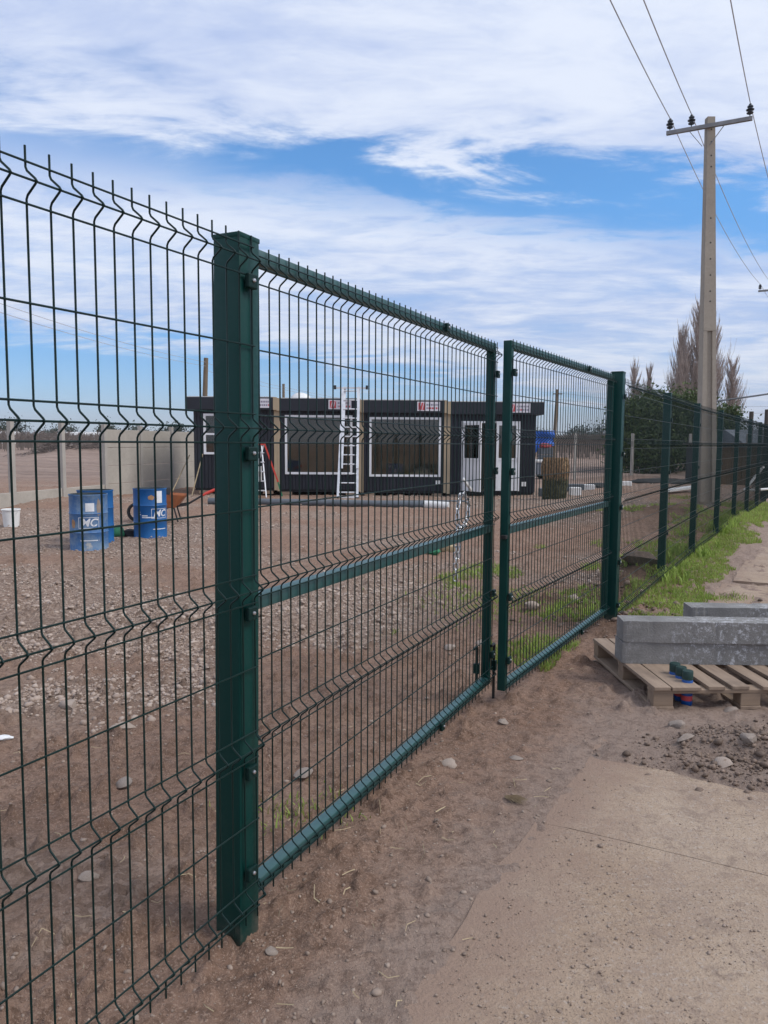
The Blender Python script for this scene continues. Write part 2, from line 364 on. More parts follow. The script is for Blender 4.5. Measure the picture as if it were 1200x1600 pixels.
# ground: dirt, gravel (attribute R), dark soil (attribute G), pale far field (attribute B)
def edge_v(t, v):                               # distance from the slab's left edge, metres
    n = t.nodes.new('ShaderNodeVectorMath'); n.operation = 'DOT_PRODUCT'; t.links.new(v, n.inputs[0]); n.inputs[1].default_value = (math.cos(R(28.4)), -math.sin(R(28.4)), 0)
    return M('SUBTRACT', n.outputs['Value'], .643*math.cos(R(28.4))-2.99*math.sin(R(28.4)), t)
def ground_mat():
    m, t, b = new_mat('dirt_ground'); v = coords(t, 'World')
    a = t.nodes.new('ShaderNodeVertexColor'); a.layer_name = 'tone'
    s = t.nodes.new('ShaderNodeSeparateColor'); t.links.new(a.outputs[0], s.inputs[0])
    big = tex_noise(t, v, .55, 5, .6); mid = tex_noise(t, v, 3.2, 6, .65, .4); fine = tex_noise(t, v, 26, 6, .7); grit = tex_noise(t, v, 110, 4, .7)
    d = ramp(t, mid, [(.28, (0.209, 0.125, 0.085)), (.52, (0.288, 0.182, 0.130)), (.75, (0.373, 0.250, 0.185))])
    d = mixc(t, MR(big, .35, .68, 0, .6, t), d, (0.356, 0.239, 0.176))
    d = mixc(t, MR(fine, .46, .62, 0, .85, t), d, (0.169, 0.104, 0.073))
    d = mixc(t, MR(tex_noise(t, v, 11, 8, .8, .6), .50, .64, 0, .80, t), d, (0.168, 0.114, 0.089))
    d = mixc(t, MR(grit, .53, .64, 0, .65, t), d, (0.475, 0.339, 0.258))
    vo = t.nodes.new('ShaderNodeTexVoronoi'); vo.inputs['Scale'].default_value = 34; t.links.new(v, vo.inputs['Vector'])
    sc = t.nodes.new('ShaderNodeSeparateColor'); t.links.new(vo.outputs['Color'], sc.inputs[0])
    g = ramp(t, sc.outputs[0], [(.0, (0.203, 0.144, 0.108)), (.5, (0.316, 0.231, 0.180)), (1.0, (0.452, 0.343, 0.275))])
    g = mixc(t, MR(fine, .40, .70, 0, .6, t), g, (0.243, 0.162, 0.120))
    c = mixc(t, s.outputs[0], d, g)
    c = mixc(t, M('MULTIPLY', s.outputs[1], MR(mid, .3, .6, .4, 1, t), t), c, (0.085, 0.051, 0.034))
    fm = t.nodes.new('ShaderNodeMapping'); fm.inputs['Scale'].default_value = (.10, 1.0, 1); t.links.new(v, fm.inputs[0])
    furrow = tex_noise(t, fm.outputs[0], .9, 6, .7, .5)
    e = M('ADD', edge_v(t, v), M('MULTIPLY', M('SUBTRACT', tex_noise(t, v, 3.5, 7, .7), .5, t), .9, t), t)
    c = mixc(t, M('MULTIPLY', MR(e, -.50, .05, 0, .60, t), MR(e, 4.6, 5.2, 1, 0, t), t), c, mixc(t, MR(fine, .42, .68, 0, .8, t), (0.376, 0.300, 0.252), (0.254, 0.188, 0.152)))
    far = ramp(t, furrow, [(.3, (0.203, 0.147, 0.120)), (.7, (0.392, 0.290, 0.235))])  # shade of the furrows put into the field colour as stretched bands
    c = mixc(t, s.outputs[2], c, far)
    t.links.new(c, b.inputs['Base Color']); b.inputs['Roughness'].default_value = .95; b.inputs['Specular IOR Level'].default_value = .15
    h = M('ADD', M('MULTIPLY', fine, .7, t), M('MULTIPLY', grit, .35, t), t)
    h = M('ADD', h, M('MULTIPLY', tex_noise(t, v, 320, 2, .6), .16, t), t)
    n1 = bump(t, h, 1.0, .032, None)
    iv = M('MULTIPLY', M('SUBTRACT', 1.0, vo.outputs['Distance'], t), s.outputs[0], t)
    n1 = bump(t, M('MULTIPLY', furrow, s.outputs[2], t), 1.0, .5, None, n1)
    wv = t.nodes.new('ShaderNodeTexWave'); wv.inputs['Scale'].default_value = 11; wv.inputs['Distortion'].default_value = 8; wv.inputs['Detail'].default_value = 3; t.links.new(v, wv.inputs['Vector'])
    tread = M('MULTIPLY', wv.outputs['Fac'], MR(tex_noise(t, v, 1.9, 3, .5, 1.0), .55, .64, 0, 1, t), t)
    n1 = bump(t, tread, .22, .008, None, n1)
    bump(t, iv, .8, .02, b, n1)
    return m
def slab_mat():
    m, t, b = new_mat('dusty_brushed_concrete'); v = coords(t, 'World')
    mp = t.nodes.new('ShaderNodeMapping'); mp.inputs['Rotation'].default_value = (0, 0, R(28)); mp.inputs['Scale'].default_value = (2.2, 46, 1); t.links.new(v, mp.inputs[0])
    br = tex_noise(t, mp.outputs[0], 1, 4, .7, .3); big = tex_noise(t, v, 1.1, 6, .6, .3); fine = tex_noise(t, v, 30, 6, .7); grit = tex_noise(t, v, 120, 3, .7)
    c = ramp(t, big, [(.30, (0.302, 0.214, 0.148)), (.50, (0.392, 0.294, 0.216)), (.72, (0.459, 0.361, 0.274))])
    c = mixc(t, MR(fine, .45, .75, 0, .40, t), c, (0.263, 0.181, 0.124))
    c = mixc(t, MR(tex_noise(t, v, 1.9, 8, .72, .5), .44, .66, 0, .65, t), c, (0.303, 0.224, 0.176))
    c = mixc(t, MR(br, .48, .72, 0, .30, t), c, (0.269, 0.200, 0.145))
    c = mixc(t, MR(tex_noise(t, v, 55, 5, .75), .52, .66, 0, .5, t), c, (0.462, 0.404, 0.357))
    c = mixc(t, MR(tex_noise(t, v, 9, 8, .8, .5), .50, .64, 0, .7, t), c, (0.248, 0.185, 0.147))
    c = mixc(t, MR(grit, .55, .66, 0, .6, t), c, (0.179, 0.131, 0.095))
    e = edge_v(t, v)
    c = mixc(t, MR(M('ADD', e, M('MULTIPLY', M('SUBTRACT', tex_noise(t, v, 4.5, 7, .7), .5, t), .9, t), t), -.02, .42, .9, 0, t), c, (0.288, 0.202, 0.154))
    t.links.new(c, b.inputs['Base Color']); b.inputs['Roughness'].default_value = .95; b.inputs['Specular IOR Level'].default_value = .15
    vo = t.nodes.new('ShaderNodeTexVoronoi'); vo.inputs['Scale'].default_value = 70; t.links.new(v, vo.inputs['Vector'])
    n1 = bump(t, M('MULTIPLY', vo.outputs['Distance'], tex_noise(t, v, 6, 5, .7), t), .15, .006, None)
    n1 = bump(t, br, .5, .008, None, n1); n1 = bump(t, M('ADD', fine, M('MULTIPLY', grit, .5, t), t), .8, .010, None, n1)
    t.links.new(n1, b.inputs['Normal'])
    return m
MT['ground'] = ground_mat(); MT['slab'] = slab_mat()

# ------------------------------------------------------------------ layout lines
AZL = .4706                                     # bearing of the left-hand fence panel
OL = np.array([-.7333, 1.617]); DL = np.array([math.sin(AZL), math.cos(AZL)]); NL = np.array([DL[1], -DL[0]])   # NL points to the street
P1 = OL + .730*DL - .058*NL                     # near gate post
AZG = R(29.7)
P2 = np.array([2.005, 6.665])                   # far gate post
RP = [P2]                                       # right-hand fence posts
for i in range(14):
    a = R(29.3 if i < 2 else 30.6); RP.append(RP[-1] + 2.52*np.array([math.sin(a), math.cos(a)]))
DG = np.array([math.sin(AZG), math.cos(AZG)]); NG = np.array([DG[1], -DG[0]])
AZS = R(28.4); SO = np.array([.643, 2.99]); SU = np.array([math.sin(AZS), math.cos(AZS)]); SV = np.array([SU[1], -SU[0]])   # driveway slab frame

def base_z(x, y):
    r = np.hypot(x, y)
    inside = -((x-P1[0])*NG[0] + (y-P1[1])*NG[1])
    z = -.095*sst(2.3, 6.8, y) - .06*sst(2, 9, inside)*sst(3, 9, y)
    z = z + .80*sst(28, 85, y) + .75*sst(85, 420, r)
    return z
MOUNDS = [(3.05, 9.15, .40, .20), (2.55, 8.1, .36, .17), (2.25, 7.0, .5, .05), (5.2, 15.2, 1.7, .26), (6.6, 16.6, 1.4, .22), (4.3, 14.4, 1.2, .16), (9.0, 26.0, 3.0, .25), (7.0, 22.5, 2.0, .12),
          (1.80, 3.72, .36, .085), (2.05, 3.45, .34, .075), (1.6, 3.62, .2, .03), (-9.3, 21, 1.2, .12), (10.5, 33, 2.5, .3), (-24, 62, 4, .6), (-18, 60, 3, .4), (2.2, 6.3, .30, .07), (P1[0], P1[1], .30, -.018), (P2[0], P2[1], .2, .05), (1.6, 7.9, .5, .05)]
FOOT = [(.28, 2.35, .5), (.05, 2.62, .9), (.42, 3.0, .3), (.16, 3.25, .6), (.62, 3.75, .5), (.38, 4.05, .2), (.95, 4.45, .7), (1.2, 4.9, .6), (-.05, 1.98, 1.4), (.85, 5.1, .2), (-1.0, 2.9, .3), (-.8, 3.6, .8), (-1.5, 3.9, .2), (-.2, 4.2, .5), (.1, 4.9, .4)]
def terrain(x, y, fine=True):
    x = np.asarray(x, float); y = np.asarray(y, float)
    z = base_z(x, y)
    for mx, my, mr, mh in MOUNDS:
        d = np.hypot(x-mx, y-my)/mr; z = z + mh*np.exp(-d*d)*(1+.5*(fbm(x*3, y*3, 3)-.5))
    u = (x-SO[0])*SU[0]+(y-SO[1])*SU[1]; v = (x-SO[0])*SV[0]+(y-SO[1])*SV[1]
    on = sst(.0, .10, v)*sst(4.6, 4.2, v)*(u > -6)*sst(1.12, .98, u)
    r = np.hypot(x, y)
    if fine:
        f = (fbm(x*1.1, y*1.1, 3)-.5)*.045 + (fbm(x*6, y*6, 3)-.5)*.030 + (fbm(x*26+9, y*26, 2)-.5)*.017
        clod = np.clip(fbm(x*14+40, y*14, 3)-.60, 0, 1)*.22 + np.clip(.10-np.abs(fbm(x*5+3, y*5+1, 3)-.5), 0, 1)*.06 - .004
        f = (f + clod)*np.where(r < 60, 1, 0)
        for fx, fy, fa in FOOT:
            du = (x-fx)*math.sin(fa)+(y-fy)*math.cos(fa); dv = (x-fx)*math.cos(fa)-(y-fy)*math.sin(fa)
            q = (du/.14)**2+(dv/.05)**2; f = f*(1-.7*np.exp(-q*q)) + np.exp(-q*q)*(-.014+.004*np.sign(np.sin(du*150))) + .006*np.exp(-((np.sqrt(q)-1.25)/.25)**2)
        near = np.exp(-(v/.55)**2)*sst(1.8, 1.2, u)*(u > -6) + .55*sst(.0, .3, v)*sst(4.6, 4, v)*sst(.8, 1.1, u)*sst(3.2, 2.2, u)
        f = f*(1-.62*near) - .007*near
        f = f + (fbm(x*.25, y*.25, 4)-.5)*.55*sst(30, 50, y)*sst(400, 200, r)
    else: f = 0
    drift = sst(.50, .74, fbm(x*1.3+3, y*1.3+8, 4)*.42 + .35*np.exp(-((x-1.8)**2+(y-3.6)**2)/.35) + .42*sst(.55, 1.05, u) + .12*sst(.4, .0, v)*sst(-.6, .5, u))
    zs = base_z(x, y) - .024 + (.046 + (fbm(x*22, y*22, 3)-.5)*.022)*drift
    m_r = np.exp(-(((x-1.8)/.42)**2+((y-3.55)/.36)**2))
    zs = zs + m_r*(.02+.05*np.clip(fbm(x*12, y*12, 3)-.4, 0, 1))
    return (z+f)*(1-on) + zs*on
def tz(x, y): return float(terrain(np.array([x]), np.array([y]))[0])
def bz(x, y): return float(base_z(np.array([x]), np.array([y]))[0])

# ------------------------------------------------------------------ ground sheet
ang = np.concatenate([np.arange(-35, 35.01, .25), np.arange(39, 325, 4.0)])
ang = np.radians(ang)
rad = [.35]
while rad[-1] < 60: rad.append(rad[-1]*1.0062 if rad[-1] > 1.2 else rad[-1]*1.03)
while rad[-1] < 4200: rad.append(rad[-1]*1.035)
rad = np.array(rad); na, nr = len(ang), len(rad)
X = rad[:, None]*np.sin(ang)[None]; Y = rad[:, None]*np.cos(ang)[None]
Z = terrain(X, Y)
Vt = np.stack([X, Y, Z], -1).reshape(-1, 3)
ctr = len(Vt); Vt = np.vstack([Vt, [[0, 0, -.01]]])
i, j = np.meshgrid(np.arange(nr-1), np.arange(na), indexing='ij'); j2 = (j+1) % na
F = np.stack([i*na+j, i*na+j2, (i+1)*na+j2, (i+1)*na+j], -1).reshape(-1, 4)[:, ::-1]
x, y = Vt[:, 0], Vt[:, 1]
ins = -((x-P1[0])*NG[0] + (y-P1[1])*NG[1])
gn = fbm(x*.55+4, y*.55, 4)
def blob(cx, cy, rx, ry): return np.exp(-(((x-cx)/rx)**2+((y-cy)/ry)**2))
gr = sst(.50, .74, gn*1.05 + .24*np.maximum.reduce([blob(-3.6, 7.6, 2.6, 2.4), blob(-.5, 8.3, 1.7, 1.7), blob(-5, 15, 4, 4), blob(9, 26, 5, 3.5), blob(3, 21.5, 7, 2.4)]) - .02)*(ins > .4)*(y < 34)
dk = np.clip(np.maximum.reduce([blob(2.6, 8.1, .5, .4)*1.0, blob(3.05, 9.1, .5, .4)*.9, blob(5.4, 15.4, 2.2, 1.3)*.75, blob(10, 33, 4, 1.2), blob(-20, 61, 8, 2), blob(2.1, 6.6, .5, .5)*.7, blob(1.7, 7.6, .5, .25), blob(1.85, 3.55, .45, .35)*.7]), 0, 1)
fa = sst(26, 40, y)
gm = fast_mesh('ground', Vt, F, MT['ground'], True, np.stack([gr, dk, fa], -1))
tag(link('ground', gm), kind='structure')

# driveway slabs (dusty concrete, two bays with a joint) and the footpath beyond the grass
def slab_obj(name, parent, o, U, Vv, u0, u1, v0, v1, dz, thick=.10, n=14):
    bm = bmesh.new(); nu = max(2, int((u1-u0)/.12)); nv = max(2, int((v1-v0)/.12)); g = {}
    for a in range(nu+1):
        for b in range(nv+1):
            uu = u0+(u1-u0)*a/nu; vv = v0+(v1-v0)*b/nv
            jx = 0
            if b == 0: jx = (float(vnoise(np.array([uu*5.0]), np.array([3.3+v0]))[0])-.5)*.035
            p = o + uu*U + (vv+jx)*Vv
            z = bz(p[0], p[1]) + dz + (float(fbm(np.array([p[0]*3.]), np.array([p[1]*3.]), 3)[0])-.5)*.016
            if b == 0: z -= .006
            g[a, b] = bm.verts.new((p[0], p[1], z))
    for a in range(nu):
        for b in range(nv): bm.faces.new((g[a, b], g[a+1, b], g[a+1, b+1], g[a, b+1]))
    ext = bmesh.ops.extrude_edge_only(bm, edges=[e for e in bm.edges if e.is_boundary])
    for q in ext['geom']:
        if isinstance(q, bmesh.types.BMVert): q.co.z -= thick
    bmesh.ops.recalc_face_normals(bm, faces=bm.faces[:])
    if sum(f.normal.z for f in bm.faces) < 0: bmesh.ops.reverse_faces(bm, faces=bm.faces[:])
    me = bpy.data.meshes.new(name); bm.to_mesh(me); bm.free(); me.materials.append(MT['slab']); me.shade_smooth(); me.set_sharp_from_angle(angle=R(25))
    return link(name, me, parent)
dw = empty('driveway'); tag(dw, kind='structure')
slab_obj('concrete_slab', dw, SO, SU, SV, .0008, 1.08, .0, 4.2, .0015)
slab_obj('concrete_slab', dw, SO, SU, SV, -5.0, -.0008, -.03, 4.2, .0)
fp = empty('footpath'); tag(fp, kind='structure')
for k in range(7):
    u0 = .9+k*2.0+(.2 if k % 2 else 0); o_ = P2 + NG*.55
    slab_obj('path_slab', fp, o_, DG, NG, u0, u0+1.96, .05+.12*(k % 3)-.03*k, 2.3, .015+.004*(k % 2))

# ------------------------------------------------------------------ welded-mesh fence and gate
PH = 2.08; WSP = .05825; WR = .0026; FOLD = .032
CRESTS = [.078 + .4818*k for k in range(5)]; HALF = .042
def wire_profile(h=PH):
    """vertical wire: (offset to the street side, height)"""
    p = [(0, 0)]
    for c in CRESTS:
        p += [(0, c-HALF+.010), (.004, c-HALF+.018), (FOLD-.004, c-.005), (FOLD, c), (FOLD-.004, c+.005), (.004, c+HALF-.018), (0, c+HALF-.010)]
    p.append((0, h)); return [q for q in p if q[1] >= 0]
WIRE_ME = MB().tube([(-o, 0, z) for o, z in []] or [(o, 0, z) for o, z in wire_profile()], WR, 6).mesh('vertical_wire', MT['wire'], True)
def hz_levels():
    out = []
    for i, c in enumerate(CRESTS):
        out += [(c-HALF, 0), (c, FOLD), (c+HALF, 0)]
        if i < 4: out.append((c+.2409, 0))
    return out
def hwire_mesh(length): return MB().tube([(0, 0, 0), (0, length, 0)], WR, 6).mesh('horizontal_wire', MT['wire'], True)
# local frame of a panel: +y along the fence, +x to the street, z up
def rz_of(az): return -az
def mesh_wires(parent, n0, n1, off, z0, jitter=0.0):
    for k in range(n0, n1+1):
        link('vertical_wire', WIRE_ME, parent, (off+random.uniform(-1, 1)*jitter, k*WSP, z0), (random.uniform(-1, 1)*jitter*.6, 0, 0))
    hm = hwire_mesh((n1-n0)*WSP+.01)
    for z, o in hz_levels():
        # welded on the street side of the uprights except at a crest, where the wire sits in the fold
        link('horizontal_wire', hm, parent, (off+o+(.0045 if o == 0 else -.0048), n0*WSP-.005, z0+z))
def joined_mesh(length):
    mb = MB(); n = int(round(length/WSP)); sp = length/n
    prof = wire_profile()
    for k in range(n+1): mb.tube([(o, k*sp, z) for o, z in prof], WR, 4, False)
    for z, o in hz_levels(): mb.tube([(o+(.0045 if o == 0 else -.0048), 0, z), (o+(.0045 if o == 0 else -.0048), length, z)], WR, 4, False)
    return mb.mesh('wire_mesh', MT['wire'])
PZ0 = .0385
pl = empty('mesh_fence', (OL[0], OL[1], 0), rz_of(AZL), 'tall green wire mesh fence panel in the left foreground', 'fence', 'green mesh fence panels')
mesh_wires(pl, -29, 13, 0, PZ0, .0006)

CLAMP = MB().cbox(-.004, -.022, -.021, .012, .022, .021, .004).mesh('clamp', MT['clamp'])
BOLT = MB().lathe([(.0062, 0), (.0062, .003), (.0048, .006), (.0015, .007)], 10).mesh('bolt', MT['bolt'])
def clamp(parent, y, z, x, bolt=True):
    c = link('clamp', CLAMP, parent, (x, y, z))
    if bolt: link('bolt', BOLT, c, (.012, 0, .002), (0, R(90), 0))
    return c
def post(P, az, z0, z1, label, w=.10, group='green square gate and fence posts', name='gate_post', clamps=(), cy=-.012):
    e = empty(name, (P[0], P[1], z0), rz_of(az), label, 'post', group)
    mb = MB().cbox(-w/2, -w/2, -.25, w/2, w/2, z1-z0, .006)
    mb.build('post_tube', MT['post'], e, True)
    MB().cbox(-w/2-.0015, -w/2-.0015, z1-z0-.012, w/2+.0015, w/2+.0015, z1-z0+.003, .003).build('post_cap', MT['post'], e, True)
    for z in clamps: clamp(e, cy, z-z0, w/2+.0115, name == 'gate_post')
    return e
gp = post(P1, AZL, 0, 2.118, 'thick green gate post standing large in the left foreground', w=.096, clamps=(1.985, 1.487, 1.01, .52, .20))
gp.rotation_euler = (-.012, .0024, rz_of(AZL))      # leans a little along the fence
post(P2, AZG, -.10, 2.14, 'green far gate post beside the concrete kerbs on the pallet', clamps=(1.93, 1.44, .98, .5, .12))
ORD = ['first', 'second', 'third', 'fourth', 'fifth', 'sixth', 'seventh', 'eighth', 'ninth', 'tenth', 'eleventh', 'twelfth', 'thirteenth', 'fourteenth']
pm = joined_mesh(2.50)
for k in range(len(RP)-1):
    a, b = RP[k], RP[k+1]; d = b-a; az = math.atan2(d[0], d[1]); n = np.array([math.cos(az), -math.sin(az)])
    z0 = bz(*((a+b)/2))
    o = a + n*.060
    e = empty('mesh_fence', (o[0], o[1], z0), rz_of(az), f'green mesh fence panel along the grass strip, {ORD[k]} beyond the gate', 'fence', 'green mesh fence panels')
    m_ = link('wire_mesh', pm, e, (0, .01, .10)); m_['kind'] = 'stuff'
    if k+1 < len(RP)-1:
        zb = bz(*b); post(b, az, zb-.02, zb+2.205, f'green fence post along the grass strip, {ORD[k]} beyond the gate', .08, name='fence_post', clamps=(zb+1.9, zb+1.3, zb+.6) if k < 3 else ())

def leaf(A, B, flip, label, stone_z):
    """gate leaf: A hinge end, B meeting end (front face line of the frame)"""
    A = np.array(A); B = np.array(B)
    s, e_ = (A, B) if A[1] < B[1] else (B, A)
    d = e_-s; Ln = float(np.hypot(*d)); az = math.atan2(d[0], d[1])
    e = empty('gate_leaf', (s[0], s[1], 0), rz_of(az), label, 'gate', 'two leaves of the green gate')
    t = .045; zt, zb = 2.112, .052
    for z0, z1, nm in ((zt-t, zt, 'top_rail'), (.992, 1.037, 'middle_rail'), (zb, zb+t, 'bottom_rail')):
        MB().cbox(-t, t+.0005, z0, 0, Ln-t-.0005, z1, .004).build(nm, MT['rail'], e, True)
    for y0 in (0, Ln-t): MB().cbox(-t-.002, y0, zb-.001, .002, y0+t, zt+.001, .004).build('stile', MT['post'], e, True)
    n = int((Ln-.01)/WSP)
    sub = .022
    for k in range(n+1): link('vertical_wire', WIRE_ME, e, (.008, sub+k*WSP-.01, .038))
    hm = hwire_mesh(n*WSP+.01)
    for z, o in hz_levels(): link('horizontal_wire', hm, e, (.008+o+(.0045 if o == 0 else -.0048), sub-.015, .038+z))
    far_y = Ln-.022 if not flip else .022
    for z in (1.93, 1.36, .62, .24): clamp(e, far_y, z, .016)
    for yy in (.66*Ln,):
        clamp(e, yy, zb+.02, .014); clamp(e, yy, zt-.025, .014)
    return e, s, az, Ln
LF1 = leaf((-.426, 2.340), (.660, 4.618), False, 'nearer green mesh gate leaf hung on the thick gate post', 0)
LF2 = leaf((1.945, 6.585), (.722, 4.462), True, 'farther green mesh gate leaf hung beside the pallet', 0)
# hinges on the leaves
for (E_, s_, az_, Ln_), yy in ((LF1, -.012), (LF2, LF2[3]+.012)):
    for z in (.36, 1.76): MB().tube([(-.022, yy, z-.05), (-.022, yy, z+.05)], .011, 10).build('hinge', MT['clamp'], E_, True)
# drop bolts (black rods with bent tops) on the meeting stiles
def drop_bolt(E_, y_, x_, lab, lo):
    o = MB().tube([(x_, y_-.055, .292), (x_, y_-.008, .296), (x_, y_, .288), (x_, y_, lo)], .009, 8).build('drop_bolt', MT['black_iron'], E_, True)
    MB().box(x_-.016, y_-.013, .13, x_+.016, y_+.013, .19).build('bolt_guide', MT['clamp'], E_)
drop_bolt(LF1[0], LF1[3]-.085, -.060, '', .02); drop_bolt(LF1[0], LF1[3]+.030, .012, '', -.055)
# slide latch on the second leaf
lt = MB().cbox(-.03, -.035, .968, .004, .0, .990, .003).build('latch', MT['black_iron'], LF2[0])

# chain with padlock hanging over the middle rail of the first leaf
def local(E_, p):
    m = Matrix.Translation(E_.location) @ Matrix.Rotation(E_.rotation_euler.z, 4, 'Z'); return m @ Vector(p)
yc = LF1[3]-.42
ch = empty('chain', local(LF1[0], (.0, yc, 1.0)), LF1[0].rotation_euler.z, 'silver galvanised chain hooked over the middle rail of the nearer leaf', 'chain')
def link_mesh():
    mb = MB(); n = 14; pts = []
    for i in range(n):
        t = 2*math.pi*i/n; pts.append(Vector((0, .011*math.cos(t), .011*math.sin(t) + (.009 if math.sin(t) > 0 else -.009))))
    k = len(mb.v); rr = .0036
    for i, p in enumerate(pts):
        d = (pts[(i+1) % n]-pts[i-1]).normalized(); x = Vector((1, 0, 0)); yv = d.cross(x)
        for q in range(5):
            a = 2*math.pi*q/5; mb.v.append(tuple(p + x*(rr*math.cos(a)) + yv*(rr*math.sin(a))))
    for i in range(n):
        for q in range(5):
            a = i*5+q; b = i*5+(q+1) % 5; c = ((i+1) % n)*5+(q+1) % 5; d = ((i+1) % n)*5+q; mb.f.append((a, b, c, d))
    return mb.mesh('chain_link', MT['chain'], True)
LM = link_mesh()
def chain_run(pts, par):
    pts = [Vector(p) for p in pts]; seg = [(pts[i+1]-pts[i]).length for i in range(len(pts)-1)]; tot = sum(seg); k = 0; s = 0
    while s < tot:
        q = s; i = 0
        while i < len(seg)-1 and q > seg[i]: q -= seg[i]; i += 1
        d = (pts[i+1]-pts[i]).normalized(); p = pts[i]+d*q
        rot = d.to_track_quat('Z', 'Y').to_matrix().to_4x4() @ Matrix.Rotation(R(90)*(k % 2)+R(25), 4, 'Z')
        o = link('chain_link', LM, par); o.matrix_local = Matrix.Translation(p) @ rot
        k += 1; s += .031
chain_run([(-.075, .11, .235), (-.072, .03, .235), (-.068, -.02, .16), (-.064, -.035, .10), (-.06, -.03, .06), (-.056, -.045, .028), (-.058, -.06, -.03), (-.060, -.062, -.24)], ch)
chain_run([(-.076, .115, .232), (-.078, .19, .17), (-.074, .17, .10), (-.066, .09, .06), (-.058, .02, .046), (-.056, -.01, .028), (-.058, -.02, -.04), (-.060, -.028, -.10)], ch)
bar = MB().cbox(-.085, .10, .252, -.073, .265, .27, .004); hb = bar.build('locking_bar', MT['white_plastic'], ch); 
hb.rotation_euler = (R(-27), 0, 0); hb.location = (0, -.11, .135)

# ------------------------------------------------------------------ pallet, kerbs, spray cans
PO = np.array([1.606, 4.446]); prz = .040
pzg = -.052
pal = empty('pallet', (PO[0], PO[1], pzg), prz, 'weathered wooden pallet carrying concrete kerbs beside the far gate post', 'pallet')
PW, PD = 1.22, 1.14
bx = [(0, .105), (.107, .18), (.33, .105), (.475, .11), (.655, .10), (.80, .11), (.955, .10), (1.105, .115)]
for q, (x0, w_) in enumerate(bx):
    dy = random.uniform(-.008, .008)
    m_ = MB().cbox(x0, dy-.012, .121, x0+w_-.005, PD+dy, .143, .003).build('deck_board', MT['pallet_y'], pal)
    m_.rotation_euler = (0, 0, random.uniform(-.006, .006))
for y0 in (0, .52, 1.04): MB().cbox(0, y0, .098, PW, y0+.098, .1205, .003).build('stringer_board', MT['pallet_x'], pal)
for x0 in (0, .53, 1.09):
    MB().cbox(x0, -.006, 0, x0+.125, PD-.004, .021, .003).build('runner_board', MT['pallet_y'], pal)
    for y0 in (0, .52, 1.04): MB().cbox(x0+.002, y0+.002, .0212, x0+.123, y0+.096, .0978, .004).build('block', MT['pallet_x'], pal)
def kerb(x, y, z, L_, h, d_, rz, label):
    bm = bmesh.new(); bmesh.ops.create_cube(bm, size=1)
    bmesh.ops.bevel(bm, geom=bm.edges[:], offset=.004, segments=1, affect='EDGES')
    for v in bm.verts: v.co = Vector(((v.co.x+.5)*L_, (v.co.y+.5)*d_, (v.co.z+.5)*h))
    long_e = [e_ for e_ in bm.edges if abs(e_.verts[0].co.x-e_.verts[1].co.x) > L_*.5]
    bmesh.ops.subdivide_edges(bm, edges=long_e, cuts=70, use_grid_fill=True)
    rk = random.Random(int(x*1000+z*777))
    ch = [(rk.uniform(0, L_), rk.choice((0, d_)), rk.choice((h, h, 0)), rk.uniform(.012, .03)) for _ in range(9)] + [(0, 0, h, .028), (0, 0, 0, .02)]
    for v in bm.verts:
        q = v.co
        n_ = float(vnoise(np.array([q.x*23+z*9]), np.array([q.y*31+q.z*27]))[0])-.5
        v.co += Vector((0, (1 if q.y > d_/2 else -1)*n_*.0022, (1 if q.z > h/2 else -1)*n_*.002))
        for cx, cy, cz, cr in ch:
            dd = (q-Vector((cx, cy, cz))).length
            if dd < cr: v.co = v.co.lerp(Vector((q.x, d_/2, h/2)), .05*(1-dd/cr))
    bm.verts.index_update(); mb = MB().add([v.co[:] for v in bm.verts], [[v.index for v in f.verts] for f in bm.faces]); bm.free()
    o = mb.build('concrete_kerb', MT['kerb'], None); o.location = (x, y, z); o.rotation_euler = (0, 0, rz)
    tag(o, label, 'kerb', 'concrete kerbs on the pallet'); return o
kz = pzg+.1435
kerb(1.565, 4.925, kz, 1.30, .143, .175, -.028, 'grey concrete kerb lying directly on the front of the pallet')
kerb(1.567, 4.923, kz+.1437, 1.30, .140, .172, -.050, 'grey concrete kerb stacked on top of the front pair')
kerb(2.190, 5.36, kz, 1.30, .143, .172, -.050, 'grey concrete kerb at the pallet back, lower of the rear pair')
kerb(2.186, 5.362, kz+.1437, 1.30, .140, .172, -.048, 'grey concrete kerb at the pallet back, upper of the rear pair')
for q, (cx, cy, lab) in enumerate(((1.845, 4.545, 'spray can with dark green cap nearest the pallet edge'), (1.836, 4.625, 'middle spray can with dark green cap between the pallet boards'), (1.828, 4.705, 'spray can with dark green cap closest to the concrete kerb'))):
    e = empty('spray_can', (cx, cy, pzg+.002), 0, lab, 'can', 'spray cans in the pallet gap')
    MB().lathe([(.0, 0), (.030, 0), (.0325, .004), (.0325, .150), (.029, .160), (.0275, .163)], 20).build('can_body', MT['spray_blue'], e, True)
    MB().lathe([(.0325, .158), (.0325, .206), (.030, .211), (.0, .2115)], 20).build('cap', MT['spray_cap'], e, True)
    MB().lathe([(.0329, .03), (.0329, .06)], 20).build('red_band', MT['sign_red'], e)

